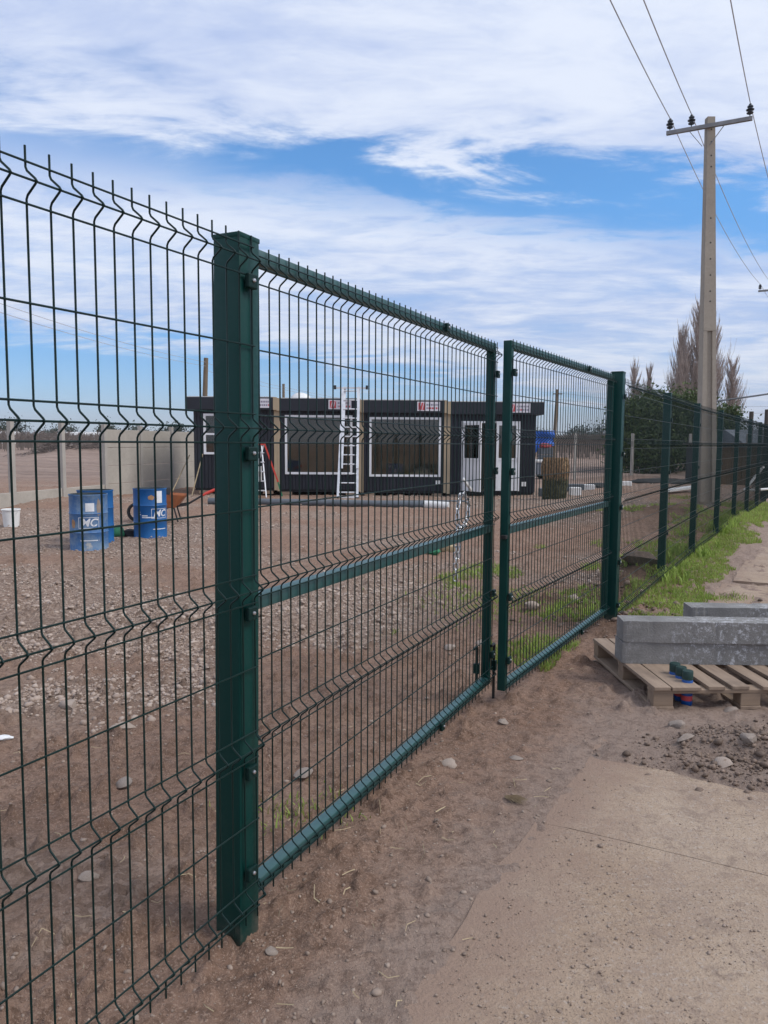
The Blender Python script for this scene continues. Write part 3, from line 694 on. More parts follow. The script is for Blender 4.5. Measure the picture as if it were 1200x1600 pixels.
# ------------------------------------------------------------------ utility pole, conductors
def pole(B, T, w0, w1, name, label, mat, taper_panels=True):
    e = empty(name, B, 0, label, 'utility pole', 'utility poles'); d = Vector(T)-Vector(B)
    mb = MB(); n = 8
    for i in range(n+1):
        t = i/n; c = d*t; w_ = w0+(w1-w0)*t; dp = w_*.72
        mb.v += [(c.x-w_/2, c.y-dp/2, c.z), (c.x+w_/2, c.y-dp/2, c.z), (c.x+w_/2, c.y+dp/2, c.z), (c.x-w_/2, c.y+dp/2, c.z)]
        if i:
            k = (i-1)*4
            for j in range(4): mb.f.append((k+j, k+(j+1) % 4, k+4+(j+1) % 4, k+4+j))
    mb.f += [(3, 2, 1, 0), (n*4, n*4+1, n*4+2, n*4+3)]
    sh = mb.build('shaft', mat, e)
    return e, d, sh
pb = Vector((8.40, 20.0, -.25)); pt = Vector((8.085, 20.0, 9.66))
pe, pd, psh = pole(pb, pt, .44, .185, 'utility_pole', 'tall tapering concrete utility pole with crossarm behind the fence', MT['pole_concrete'])
# raised edges leave a long recess on the face of the lower shaft
for sx in (-1, 1):
    mb = MB(); f0, f1 = .03, .47
    for t in (f0, f1):
        w_ = .44+(.185-.44)*t; c = pd*t; yy = -w_*.36
        a = sx*w_*.5; b = sx*w_*.20
        for xx in sorted((a, b)): mb.v += [(c.x+xx, yy-.050, c.z), (c.x+xx, yy+.01, c.z)]
    mb.f += [(0, 2, 6, 4), (0, 4, 5, 1), (2, 3, 7, 6), (4, 6, 7, 5), (0, 1, 3, 2)]
    mb.build('shaft_rib', MT['pole_concrete'], pe)
t = .735; 
w_ = .44+(.185-.44)*.60
mb = MB(); 
for t0, t1 in ((.471, 1.0),):
    wa = .44+(.185-.44)*t0; wb = .44+(.185-.44)*t1; ca = pd*t0; cb = pd*t1
    mb.v += [(ca.x-wa/2, -wa*.36-.050, ca.z), (ca.x+wa/2, -wa*.36-.050, ca.z), (cb.x+wb/2, -wb*.36-.050, cb.z), (cb.x-wb/2, -wb*.36-.050, cb.z),
             (ca.x-wa/2, -wa*.36+.01, ca.z), (ca.x+wa/2, -wa*.36+.01, ca.z), (cb.x+wb/2, -wb*.36+.01, cb.z), (cb.x-wb/2, -wb*.36+.01, cb.z)]
    mb.f += [(0, 1, 2, 3), (4, 7, 6, 5), (0, 3, 7, 4), (1, 5, 6, 2), (3, 2, 6, 7), (0, 4, 5, 1)]
mb.build('shaft_face', MT['pole_concrete'], pe)
for zt_ in (9.35, 9.05, 8.72, 8.45, 7.2, 6.6, 6.2, 5.8, 5.4, 5.15):
    t = (zt_+.25)/9.91; c = pd*t; wq = .44+(.185-.44)*t
    MB().tube([(c.x, -wq*.36-.054, c.z), (c.x, -wq*.36, c.z)], .02, 8).build('bolt_hole_shade', MT['dark'], pe)  # solid dark plugs on the face, standing for the shade inside holes
AR = Vector((.878, -.478, 0)); AC = pd*((9.42+.25)/9.91)
def arm(par, c, a0, a1, mat):
    mb = MB().beam(c+AR*a0, c+AR*a1, .09, .09); mb.build('crossarm', mat, par)
AC2 = AC + Vector((-.12, -.12, 0))
arm(pe, AC2, -.95, 1.03, MT['galv'])
for s_ in (-1, 1): MB().beam(AC2+AR*(s_*.40)+Vector((0, 0, -.05)), AC2+AR*(s_*.09)+Vector((0, 0, -.46)), .035, .012).build('arm_brace', MT['galv'], pe)
INS = MB().lathe([(.012, -.10), (.012, .05), (.035, .055), (.075, .075), (.082, .095), (.045, .115), (.045, .135), (.090, .15), (.095, .17), (.05, .195), (.05, .21), (.07, .225), (.066, .25), (.04, .27), (.036, .29), (.022, .305)], 14).mesh('insulator', MT['insulator'], True)
iw = []
for a in (-.87, -.36, .97):
    p = AC2+AR*a+Vector((0, 0, .045)); link('insulator', INS, pe, p); iw.append(pb+p+Vector((0, 0, .30)))
def sag(a, b, s_, n=24):
    a = Vector(a); b = Vector(b); return [a.lerp(b, i/n) - Vector((0, 0, 4*s_*(i/n)*(1-i/n))) for i in range(n+1)]
nb = ['left', 'middle', 'right']
FE = Vector((20.3, 40.4, 0.3))
fe, fd, fs = pole(FE, FE+Vector((-.1, 0, 9.45)), .40, .18, 'utility_pole', 'far utility pole at the right edge of the picture', MT['pole_concrete'])
FA = Vector((-.1, -.12, 9.2)); MB().beam(FA+AR*-.95, FA+AR*1.03, .09, .09).build('crossarm', MT['galv'], fe)
fw = []
for a in (-.87, -.36, .97): 
    p = FA+AR*a+Vector((0, 0, .045)); link('insulator', INS, fe, p); fw.append(FE+p+Vector((0, 0, .30)))
for k in range(3):
    back = iw[k] - Vector((math.sin(R(28.3)), math.cos(R(28.3)), 0))*34 + Vector((0, 0, .1))
    mb = MB().tube(sag(iw[k], back, .82, 40), .011, 5).tube(sag(iw[k], fw[k], .42, 24), .011, 5)
    far = fw[k] + Vector((math.sin(R(33)), math.cos(R(33)), 0))*30
    mb.tube(sag(fw[k], far, .4, 12), .011, 5)
    o = mb.build('power_line', MT['cable']); tag(o, f'thin {nb[k]} overhead conductor strung across the tall pole crossarm', 'power line', 'overhead conductors')
o = MB().tube(sag((8.30, 20.05, 2.62), (16.5, 21.2, 4.15), .12), .022, 6).build('service_cable', MT['pipe']); tag(o, 'dark service cable running right from the concrete pole', 'cable')
# wooden poles behind the cabins
def wood_pole(x, y, z1, r0, label, lean=0.0, arm_=True):
    e = empty('wooden_pole', (x, y, bz(x, y)-.1), 0, label, 'utility pole', 'utility poles'); h = z1-bz(x, y)+.1
    MB().tube([(0, 0, 0), (lean*.5, 0, h*.5), (lean, 0, h)], [r0, r0*.9, r0*.75], 10).build('shaft', MT['pole_wood'], e, True)
    if arm_: MB().beam((lean-.35, -.1, h-.35), (lean+.35, -.1, h-.35), .08, .08).build('crossarm', MT['pole_wood'], e)
    return Vector((x+lean, y-.1, z1-.25))
A_ = wood_pole(-10.62, 45, 6.38, .17, 'leaning wooden pole behind the left end of the dark cabins', .28, False)
B_ = wood_pole(-7.83, 60, 6.05, .13, 'short wooden pole tip behind the second dark cabin', 0, False)
C_ = wood_pole(13.15, 60, 5.75, .15, 'weathered wooden pole right of the dark cabins', .22, True)
for q, (dz_, lab) in enumerate(((0, 'upper thin line slung from the leaning wooden pole'), (-.45, 'lower thin line slung from the leaning wooden pole'))):
    mb = MB().tube(sag(A_+Vector((0, 0, dz_*.5)), (-14.6, 20, 6.75+dz_*.75), .35), .012, 4).tube(sag(A_+Vector((0, 0, dz_)), B_+Vector((0, 0, dz_*.4)), .15), .012, 4)
    mb.tube(sag(B_+Vector((0, 0, dz_*.4)), (13.2, 92, 5.3+dz_), .6), .014, 4)
    tag(mb.build('power_line', MT['cable']), lab, 'power line', 'thin lines behind the cabins')
for q, (dz_, lab) in enumerate(((0, 'upper line leaving the weathered wooden pole'), (-.5, 'lower line leaving the weathered wooden pole'))):
    mb = MB().tube(sag(C_+Vector((0, 0, dz_)), (34, 58, 4.6+dz_), .5), .014, 4)
    tag(mb.build('power_line', MT['cable']), lab, 'power line', 'thin lines beside the evergreen')

# ------------------------------------------------------------------ precast concrete wall on the left
wp = [np.array([-9.5, 19.6])+k*2.0*np.array([.242, .970]) for k in range(-3, 7)]
cw = empty('concrete_wall', (wp[0][0], wp[0][1], 0), 0, 'grey precast concrete panel wall running back to the dark cabins', 'wall')
for k, p in enumerate(wp):
    zb = bz(*p)-.10; o = MB()
    o.cbox(-.06, -.07, zb-.3, .06, .07, zb+2.30, .008).build('wall_post', MT['concrete'], cw, loc=(p[0]-wp[0][0], p[1]-wp[0][1], 0), rot=(0, 0, -.2445))
    if k < len(wp)-1:
        q = wp[k+1]; rows = (1 if k < 5 else 4)
        for r_ in range(rows):
            z0 = zb-.08+r_*.56; z1 = z0+.55
            MB().cbox(-.025, .072, z0, .025, 1.926, z1, .01).build('wall_panel', MT['wall_panel'], cw, loc=(p[0]-wp[0][0], p[1]-wp[0][1], 0), rot=(0, 0, -.2445))
# lone concrete posts at the rear boundary
for k, (x_, y_) in enumerate(((8.18, 33), (10.62, 33), (13.09, 33), (15.55, 33))):
    zb = tz(x_, y_)
    o = MB().cbox(-.055, -.055, -.3, .055, .055, 2.0-zb, .012).build('boundary_post', MT['concrete']); o.location = (x_, y_, zb)
    tag(o, f'lone concrete boundary post on the back line, {ORD[k]} from the left', 'post', 'lone concrete posts')

# ------------------------------------------------------------------ dark container offices
CY = 24.6
edges = [-6.08, -3.42, -.765, 2.0, 4.83]
ztop = [2.975, 2.945, 2.905, 2.870]; zbot = [-.015, -.045, -.075, -.105]
def P2Zx(px): return None
NAMES = ['dark cabin with small white-framed window, farthest left', 'dark cabin with wide window behind the white ladder', 'dark cabin with wide window left of the door cabin', 'dark cabin with white doors at the right end']
def ribs(mb, x0, x1, z0, z1, y):
    n = max(1, int(round((x1-x0)/.11))); s_ = (x1-x0)/n
    for k in range(n): mb.add([(x0+k*s_, y, z0), (x0+k*s_+s_*.25, y-.022, z0), (x0+k*s_+s_*.7, y-.022, z0), (x0+k*s_+s_*.95, y, z0), (x0+k*s_, y, z1), (x0+k*s_+s_*.25, y-.022, z1), (x0+k*s_+s_*.7, y-.022, z1), (x0+k*s_+s_*.95, y, z1)],
                              [(0, 1, 5, 4), (1, 2, 6, 5), (2, 3, 7, 6)])
def window_frame(par, x0, x1, z0, z1, t=.07, mull=(), trans=(), open_=False):
    mb = MB(); y0, y1 = -.05, .04
    mb.box(x0, y0, z0, x0+t, y1, z1); mb.box(x1-t, y0, z0, x1, y1, z1); mb.box(x0+t, y0, z1-t, x1-t, y1, z1); mb.box(x0+t, y0, z0, x1-t, y1, z0+t)
    for m_ in mull: mb.box(m_-.03, y0+.01, z0+t, m_+.03, y1, z1-t)
    for z_ in trans: mb.box(x0+t, y0+.012, z_-.03, x1-t, y1, z_+.03)
    w = mb.build('window', MT['frame_white'], par)
    MB().box(x0+t*.6, .0, z0+t*.6, x1-t*.6, .006, z1-t*.6).build('pane', MT['glass'], w)
    return w
ops = [[(-5.76, -5.05, 1.14, 2.43)], [(-3.17, -1.02, .52, 2.40)], [(-.48, 1.80, .46, 2.35)], [(2.46, 4.32, .02, 2.24)]]
for k in range(4):
    x0, x1 = edges[k], edges[k+1]; zt, zb = ztop[k], zbot[k]
    e = empty('office_cabin', (0, CY, zb), 0, NAMES[k], 'cabin', 'row of dark container cabins')
    H_ = zt-zb; wz0 = .08; wz1 = H_-.42; D_ = 2.6
    ox0, ox1, oz0, oz1 = ops[k][0]; oz0 -= zb; oz1 -= zb
    cL = .10 if k > 0 else 0.0; cR = .10 if k < 3 else 0.0
    wx0, wx1 = x0+cL, x1-cR
    mb = MB(); oz0 = max(oz0, wz0+.02)
    mb.box(wx0, 0, wz0, ox0, .06, wz1); mb.box(ox1, 0, wz0, wx1, .06, wz1); mb.box(ox0, 0, oz1, ox1, .06, wz1); mb.box(ox0, 0, wz0, ox1, .06, oz0)
    ribs(mb, wx0, ox0, wz0, wz1, 0); ribs(mb, ox1, wx1, wz0, wz1, 0); ribs(mb, ox0, ox1, oz1, wz1, 0); ribs(mb, ox0, ox1, wz0, oz0, 0)
    mb.build('front_wall', MT['navy'], e)
    mb = MB()
    if k == 0: mb.box(x0, .061, wz0, x0+.05, D_, wz1); 
    else: mb.box(x0+.02, .061, wz0, x0+.05, D_, wz1)
    mb.box(x1-.05, .061, wz0, x1-.02 if k < 3 else x1, D_, wz1)
    mb.build('side_wall', MT['navy'] if k in (0, 3) else MT['inside'], e)
    MB().box(x0+.051, D_-.05, wz0, x1-.051, D_, wz1).build('back_wall', MT['inside'], e)
    MB().box(x0+.051, .062, wz0, x1-.051, D_-.051, wz0+.04).build('floor', MT['inside'], e)
    MB().box(x0+.02, .02, 0, x1-.02, D_, wz0-.002).build('underframe', MT['dark_under'], e)
    # fascia overhang and roof
    fx0 = x0-(.20 if k == 0 else -.0); fx1 = x1+(.22 if k == 3 else -.0)
    fa0, fa1 = (fx0, fx1)
    tL = .09 if k > 0 else 0; tR = .09 if k < 3 else 0
    mb = MB().box(fa0+tL, -.16, wz1+.002, fa1-tR, D_+.15, H_-.03)
    mb.build('fascia', MT['navy'], e)
    MB().box(fa0+tL, -.14, H_-.028, fa1-tR, D_+.13, H_-.004).build('roof_sheet', MT['roof_white'], e)
    for has, cx0, cx1 in ((k > 0, x0+.002, x0+.098), (k < 3, x1-.098, x1-.002)):
        if has:
            MB().box(cx0, -.03, .02, cx1, .12, wz1).build('corner_column', MT['tan'], e)
            MB().box(cx0-(.005 if cx0 > x0+1 else 0), -.165, wz1+.001, cx1, .12, H_-.02).build('column_head', MT['tan'], e)
    # timber blocks below
    for bx_ in (x0+.3, x1-.3): MB().box(bx_-.16, -.04, -.10, bx_+.16, .3, .0).build('support_block', MT['pallet_x'], e)
    # sign on the fascia
    sx1 = [ -3.62, -1.05, 1.75, 4.60][k]; sx0 = sx1-.72; sz0, sz1 = wz1+.06, H_-.07
    sg = MB().box(sx0, -.176, sz0, sx1, -.162, sz1).build('sign_board', MT['sign_white'], e)
    MB().box(sx0+.04, -.180, sz0+.03, sx0+.24, -.1765, sz1-.03).build('emblem', MT['sign_red'], sg)
    for q in range(2): MB().beam((sx0+.07+q*.08, -.1815, sz0+.03), (sx0+.13+q*.08, -.1815, sz1-.03), .02, .002, up=(0, 1, 0)).build('emblem_stroke', MT['sign_white'], sg)
    for r_ in range(2):
        xx = sx0+.29
        zz = sz0+.06+r_*.105
        while xx < sx1-.06:
            ww = random.uniform(.03, .06); MB().box(xx, -.1785, zz, min(xx+ww, sx1-.03), -.1765, zz+.055).build('lettering', MT['sign_red'] if r_ == 0 and random.random() < .4 else MT['sign_grey'], sg); xx += ww+.018
    if k == 0: window_frame(e, ox0, ox1, oz0, oz1, .07, (), ((oz0+oz1)/2,))
    if k in (1, 2): window_frame(e, ox0, ox1, oz0, oz1, .07)
    if k in (2, 3):
        ux = 1.72 if k == 2 else 4.47
        MB().box(ux-.07, -.045, .28, ux+.07, -.022, .42).build('socket_box', MT['white_plastic'], e)
    if k == 3:
        def door(xa, xb, rot, hinge, nm='door'):
            d = empty('door_leaf'); bpy.data.objects.remove(d)
            mb = MB(); t = .075; w = xb-xa; zA, zB = oz0+.01, oz1-.06; zm = zA+.98
            mb.box(0, -.03, zA, t, .02, zB); mb.box(w-t, -.03, zA, w, .02, zB); mb.box(t, -.03, zB-t, w-t, .02, zB); mb.box(t, -.03, zm, w-t, .02, zm+.06)
            mb.box(t, -.012, zA, w-t, .012, zm)
            o = mb.build(nm, MT['frame_white'], e); o.location = (xa, -.02, 0); o.rotation_euler = (0, 0, rot)
            MB().box(t*.7, -.003, zm+.05, w-t*.7, .003, zB-t*.7).build('pane', MT['glass'], o)
            MB().box(w-.055, -.06, zA+.95, w-.02, -.031, zA+1.07).build('handle', MT['alu'], o)
            return o
        mb = MB(); mb.box(ox0, -.05, oz1-.06, ox1, .05, oz1); mb.box(ox0, -.05, oz0, ox0+.05, .05, oz1-.06); mb.box(ox1-.05, -.05, oz0, ox1, .05, oz1-.06)
        mb.build('door_frame', MT['frame_white'], e)
        door(ox0+.05, ox0+.95, R(-58), 0); door(3.57, 4.27, R(0), 0)
# stored inside the third cabin: a blue drum and a pale heap
b_in = empty('blue_drum', (.35, CY+.75, .06), 0, 'blue drum seen through the window of the third cabin', 'drum')
MB().lathe([(.27, 0), (.29, .02), (.29, .78), (.28, .80), (.25, .80)], 20).build('drum_body', MT['barrel_blue'], b_in, True)
hp = MB()
for i in range(6):
    t0 = i/5; 
hp.lathe([(.62, 0), (.58, .2), (.46, .42), (.28, .60), (.08, .70)], 14)
o = hp.build('plastic_heap', MT['roof_white'], None, True); o.location = (1.25, CY+1.0, .05); tag(o, 'pale heaped plastic sheet inside the third cabin', 'sheet')
# roof clutter
o = MB().lathe([(.34, 0), (.30, .10), (.2, .18), (.06, .22)], 16).build('roof_dome', MT['roof_white'], None, True); o.location = (-2.75, CY+.8, 2.94); tag(o, 'small white dome on the roof of the second cabin', 'roof vent')

# ladders and site things in front of the cabins
ld = empty('extension_ladder', (-1.10, CY-1.15, bz(-1.1, CY-1.15)), 0, 'tall white aluminium extension ladder leaning on the second cabin', 'ladder')
def ladder_rail(x0, x1, yz0, yz1): return MB().beam((x0, *yz0), (x1, *yz1), .045, .07, up=(1, 0, 0))
lz = 3.42
for sx in (-1, 1):
    ladder_rail(sx*.30-.02, sx*.24-.02+.05, (0, 0), (.93, lz)).build('rail', MT['alu'], ld)
    ladder_rail(sx*.24+.03, sx*.22+.07, (.20, .9), (.99, lz+.02)).build('rail', MT['alu'], ld)
    MB().box(sx*.30-.07, -.05, 0, sx*.30+.03, .06, .03).build('foot', MT['dark'], ld)
for q in range(12):
    t = (q+.6)/12; MB().tube([(-.30+.06*t+.03*t, .93*t, lz*t), (.26-.06*t+.06*t, .93*t, lz*t)], .022, 8).build('rung', MT['alu'], ld)
MB().box(-.30, -.02, .0, .28, .03, .07).build('foot_bar', MT['alu'], ld)
MB().beam((-.44, .92, lz-.02), (.52, .92, lz-.02), .05, .05).build('stand_off_bar', MT['alu'], ld)
for sx in (-.46, .54): MB().box(sx-.035, .86, lz-.06, sx+.035, .98, lz+.06).build('bar_tip', MT['dark'], ld)
st = empty('step_ladder', (-3.72, CY-.95, bz(-3.7, CY-1)), 0, 'open step ladder with red and green legs at the second cabin', 'ladder')
for sx in (-1, 1):
    MB().beam((sx*.10-.20, .28, 1.62), (sx*.30-.20+.02, -.25, .0), .03, .06).build('front_leg', MT['alu'], st)
MB().beam((.0, .30, 1.62), (.40, .36, .45), .05, .05).build('red_leg', MT['red'], st); MB().beam((.40, .36, .45), (.52, .38, 0), .05, .05).build('green_leg', MT['green_hose'], st)
MB().beam((-.02, .30, 1.62), (-.55, .36, .0), .05, .05).build('back_leg', MT['alu'], st)
for q in range(5):
    t = (q+.7)/5.4; MB().box(-.32+.10*t, -.25+.5*t-.06, 1.55*t, .10-.12*t, -.25+.5*t+.04, 1.55*t+.03).build('tread', MT['alu'], st)
MB().box(-.32, .05, .52, -.08, .2, .95).build('rag', MT['white_plastic'], st)
MB().box(-.30, .22, 1.60, .02, .36, 1.64).build('top_cap', MT['red'], st)
pr_ = MB().tube([(-6.05, CY-.5, bz(-6, CY-.5)), (-5.80, CY-.02, 1.15)], .018, 6).build('prop_stick', MT['straw']); tag(pr_, 'thin wooden stick propped on the left cabin', 'stick')
pr_ = MB().tube([(-6.75, CY-.4, bz(-6.7, CY-.4)), (-6.45, CY+.9, 1.1)], .016, 6).build('prop_stick', MT['straw']); tag(pr_, 'thin stick leaning on the concrete wall left of the cabins', 'stick')
zp = bz(-1.5, 20.5)+.07
pi = empty('drain_pipe', (0, 0, 0), 0, 'long grey plastic pipe lying on the gravel before the cabins', 'pipe')
MB().tube([(-4.80, 20.95, zp), (-1.5, 20.6, zp), (1.45, 19.98, zp)], .095, 14).build('pipe_body', MT['pipe'], pi, True)
MB().tube([(1.05, 20.02, zp+.012), (1.68, 19.84, zp-.01)], .112, 14).build('pale_sleeve', MT['roof_white'], pi, True)
p2_ = MB().tube([(-.6, 21.4, zp-.02), (2.3, 21.9, zp-.03)], .035, 8).build('thin_pipe', MT['pipe']); tag(p2_, 'thin grey pipe lying behind the long pipe', 'pipe')

# ------------------------------------------------------------------ barrels, bucket, wheelbarrow, sack
def text_mesh(body, size, shear=0.25, extr=.0):
    c = bpy.data.curves.new('t', 'FONT'); c.body = body; c.size = size; c.shear = shear; c.offset = size*.022; c.align_x = 'CENTER'; c.align_y = 'CENTER'
    o = bpy.data.objects.new('t', c); COL.objects.link(o)
    dg = bpy.context.evaluated_depsgraph_get(); me = bpy.data.meshes.new_from_object(o.evaluated_get(dg))
    bm = bmesh.new(); bm.from_mesh(me); bmesh.ops.triangulate(bm, faces=bm.faces[:]); 
    vs = [v.co.copy() for v in bm.verts]; fs = [[v.index for v in f.verts] for f in bm.faces]; bm.free()
    bpy.data.objects.remove(o); bpy.data.curves.remove(c); bpy.data.meshes.remove(me); return vs, fs
def wrap(vs, r, a0, z): return [((r)*math.cos(a0+v.x/r), (r)*math.sin(a0+v.x/r), z+v.y) for v in vs]
def patch(par, nm, a0, a1, z0, z1, r, mat, jag=0, seed=1):
    mb = MB(); n = 10; rnd = random.Random(seed)
    for i in range(n+1):
        a = a0+(a1-a0)*i/n; j = rnd.uniform(-jag, jag); k = rnd.uniform(-jag, jag)
        if jag: tt = math.sin(math.pi*i/n)**.5; zc = (z0+z1)/2; lo, hi = zc-(zc-z0)*tt+j, zc+(z1-zc)*tt+k
        else: lo, hi = z0, z1
        mb.v += [(r*math.cos(a), r*math.sin(a), lo), (r*math.cos(a), r*math.sin(a), hi)]
    for i in range(n): mb.f.append((i*2, i*2+2, i*2+3, i*2+1))
    return mb.build(nm, mat, par)
def barrel(x, y, rz, mat, label, worn, logo_a, tilt=0):
    e = empty('barrel', (x, y, tz(x, y)-.01), rz, label, 'barrel', 'blue steel barrels')
    prof = [(.283, 0), (.291, .006), (.291, .018), (.284, .03), (.284, .272), (.289, .282), (.293, .290), (.289, .298), (.284, .308), (.284, .566), (.289, .576), (.293, .584), (.289, .592), (.284, .602), (.284, .852), (.290, .862), (.2925, .870), (.290, .878), (.284, .879)]
    mb = MB(); n = 40; k = 0
    prof2 = prof + [(.278, .874), (.276, .60), (.276, .06), (.001, .05)]
    for r_, z_ in prof2:
        for j in range(n): a = 2*math.pi*j/n; mb.v.append((r_*math.cos(a), r_*math.sin(a), z_))
    for i in range(len(prof2)-1):
        for j in range(n): a = i*n+j; b = i*n+(j+1) % n; mb.f.append((a, b, b+n, a+n))
    body = mb.build('barrel_body', mat, e, True); body.data.materials.append(MT['barrel_in'])
    for p in body.data.polygons:
        if p.index >= (len(prof)-1)*n: p.material_index = 1
    lg = MB(); vs, fs = text_mesh('MC', .165); lg.add(wrap(vs, .2862, logo_a, .445), fs); lo = lg.build('logo', MT['logo'], e)
    fr = MB(); hw, hh, t_ = .155, .085, .007
    def arc(xa, xb, za, zb):
        n_ = 8; k_ = len(fr.v)
        for i in range(n_+1):
            a = logo_a+(xa+(xb-xa)*i/n_)/.2862; fr.v.extend([(.2862*math.cos(a), .2862*math.sin(a), za), (.2862*math.cos(a), .2862*math.sin(a), zb)])
        for i in range(n_): fr.f.append((k_+i*2, k_+i*2+2, k_+i*2+3, k_+i*2+1))
    arc(-hw, hw, .445+hh-t_, .445+hh); arc(-hw, hw, .445-hh, .445-hh+t_); arc(-hw, -hw+t_, .445-hh+t_, .445+hh-t_); arc(hw-t_, hw, .445-hh+t_, .445+hh-t_)
    arc(-.13, .13, .165, .178)
    fr.build('logo_frame', MT['logo'], e)
    return e
B1 = barrel(-4.63, 11.98, 0, MT['barrel_worn'], 'scuffed blue barrel nearest the fence, white logo facing out', True, R(-69))
patch(B1, 'paper_label', R(-78), R(-52), .62, .75, .2866, MT['logo'], 0, 4)
patch(B1, 'rust_patch', R(-128), R(-112), .36, .50, .2866, MT['rust'], .012, 5)
patch(B1, 'mud_stain', R(-45), R(-30), .55, .80, .2866, MT['stone'], .03, 6)
B2 = barrel(-4.83, 12.80, R(40), MT['barrel_blue'], 'clean blue barrel half hidden behind the scuffed barrel', False, R(60))
B3 = barrel(-4.16, 13.60, 0, MT['barrel_blue'], 'bright blue barrel standing alone nearest the wheelbarrow', False, R(-38))
patch(B3, 'paper_label', R(-49), R(-28), .63, .84, .2866, MT['logo'])
patch(B3, 'rust_patch', R(-80), R(-58), .685, .77, .2866, MT['rust'], .006, 8)
vs, fs = text_mesh('MC', .05); 
sm = MB()
for q in range(3):
    a = R(-118)+q*.2
    n_ = 3
for (xa, wv, zz) in ((0, .06, .42), (.08, .1, .40), (.0, .05, .46), (.08, .22, .37)):
    k_ = len(sm.v)
    for i in range(4):
        a = R(-118)+(xa+wv*i/3)/.2862; sm.v.extend([(.2864*math.cos(a), .2864*math.sin(a), zz), (.2864*math.cos(a), .2864*math.sin(a), zz+.02)])
    for i in range(3): sm.f.append((k_+i*2, k_+i*2+2, k_+i*2+3, k_+i*2+1))
sm.build('side_print', MT['logo'], B3)
bk = empty('bucket', (-7.33, 15.02, tz(-7.33, 15.02)-.01), 0, 'white plastic bucket on the gravel at the far left', 'bucket')
MB().lathe([(.135, 0), (.14, .005), (.165, .33), (.178, .332), (.178, .352), (.168, .356), (.16, .35), (.132, .02), (.01, .018)], 28).build('bucket_body', MT['white_plastic'], bk, True)
MB().tube([(.175*math.cos(t), .02*math.sin(t)-.10, .33-.10*math.sin(t)) for t in np.linspace(0, math.pi, 12)], .004, 6).build('bucket_handle', MT['alu'], bk)
wb = empty('wheelbarrow', (-4.55, 16.0, tz(-4.55, 16.0)), R(8), 'rusty orange wheelbarrow with red grips behind the lone barrel', 'wheelbarrow')
mb = MB(); mb.add([(-.35, -.28, .30), (.22, -.28, .30), (.22, .28, .30), (-.35, .28, .30), (-.55, -.36, .62), (.42, -.36, .55), (.42, .36, .55), (-.55, .36, .62)], [(0, 3, 2, 1), (0, 1, 5, 4), (1, 2, 6, 5), (2, 3, 7, 6), (3, 0, 4, 7)])
mb.build('tub', MT['orange'], wb)
for sy in (-1, 1):
    MB().tube([(-.60, sy*.06, .24), (-.1, sy*.2, .27), (.45, sy*.28, .36), (.78, sy*.30, .56)], .020, 8).build('handle_bar', MT['dark'], wb)
    MB().tube([(.76, sy*.30, .55), (1.10, sy*.30, .70)], .026, 8).build('grip', MT['red'], wb)
    MB().tube([(.18, sy*.24, .30), (.26, sy*.25, .0)], .016, 6).build('stand_leg', MT['dark'], wb)
wh = MB(); 
for q in range(16):
    a = 2*math.pi*q/16; b = 2*math.pi*(q+1)/16
wh.tube([(-.60+.17*math.cos(2*math.pi*q/18), 0, .19+.17*math.sin(2*math.pi*q/18)) for q in range(19)], .035, 8, False).build('tyre', MT['dark'], wb, True)
o = MB().cbox(-.14, -.12, 0, .14, .12, .26, .04).build('fuel_can', MT['dark'], None, True); o.location = (-4.62, 15.98, tz(-4.55, 16)+.46); tag(o, 'small black jerrycan riding in the wheelbarrow tub', 'jerrycan')
sk = empty('green_sack', (-4.66, 13.62, tz(-4.66, 13.62)), R(10), 'crumpled green and black sack lying between the blue barrels', 'sack')
def lump(rx, ry, rz, seed, sub=2):
    bm = bmesh.new(); bmesh.ops.create_icosphere(bm, subdivisions=sub, radius=1)
    rnd = random.Random(seed); ph = [rnd.uniform(0, 6) for _ in range(6)]
    for v in bm.verts:
        f = 1+.16*math.sin(3*v.co.x+ph[0])+.14*math.sin(4*v.co.y+ph[1])+.10*math.sin(5*v.co.z+ph[2])+.07*math.sin(9*v.co.x+7*v.co.y+ph[3])
        v.co = Vector((v.co.x*rx*f, v.co.y*ry*f, v.co.z*rz*f))
    mb = MB(); bm.verts.index_update(); mb.add([v.co[:] for v in bm.verts], [[v.index for v in f.verts] for f in bm.faces]); bm.free(); return mb
lump(.19, .12, .10, 3).build('sack_body', MT['green_hose'], sk, True, loc=(-.10, 0, .07))
lump(.15, .10, .09, 5).build('black_lining', MT['dark'], sk, True, loc=(.17, 0, .06))

# ------------------------------------------------------------------ odds and ends on the lot
RS = np.random.RandomState(5)
def strands(n, fn, r, mat, name, par, sides=3):
    mb = MB()
    for k in range(n): mb.tube(fn(k), r, sides, False)
    return mb.build(name, mat, par)
bu = empty('straw_bundle', (5.03, 22.6, tz(5.03, 22.6)-.03), 0, 'upright tied bundle of brown straw matting right of the cabins', 'bundle')
def bfn(z0, z1, R0, bulge):
    def f(k):
        a = RS.rand()*2*math.pi; r_ = R0*(RS.rand()**.25); pts = []
        b = a+RS.uniform(-1.1, 1.1)
        for t in (0, .33, .66, 1):
            rr = r_*(1+bulge*math.sin(math.pi*t)); aa = a+(b-a)*t; pts.append((rr*math.cos(aa), rr*math.sin(aa)*.8, z0+(z1-z0)*t+RS.uniform(-.07, .07)))
        return pts
    return f
MB().lathe([(.22, 0), (.24, .3), (.22, .52), (.25, .8), (.22, 1.0), (.1, 1.05)], 14).build('core', MT['bundle_green'], bu, True)
strands(420, bfn(0, .44, .345, .07), .012, MT['bundle_green'], 'lower_straw', bu); strands(420, bfn(.36, .78, .345, .09), .012, MT['bundle_green'], 'middle_straw', bu)
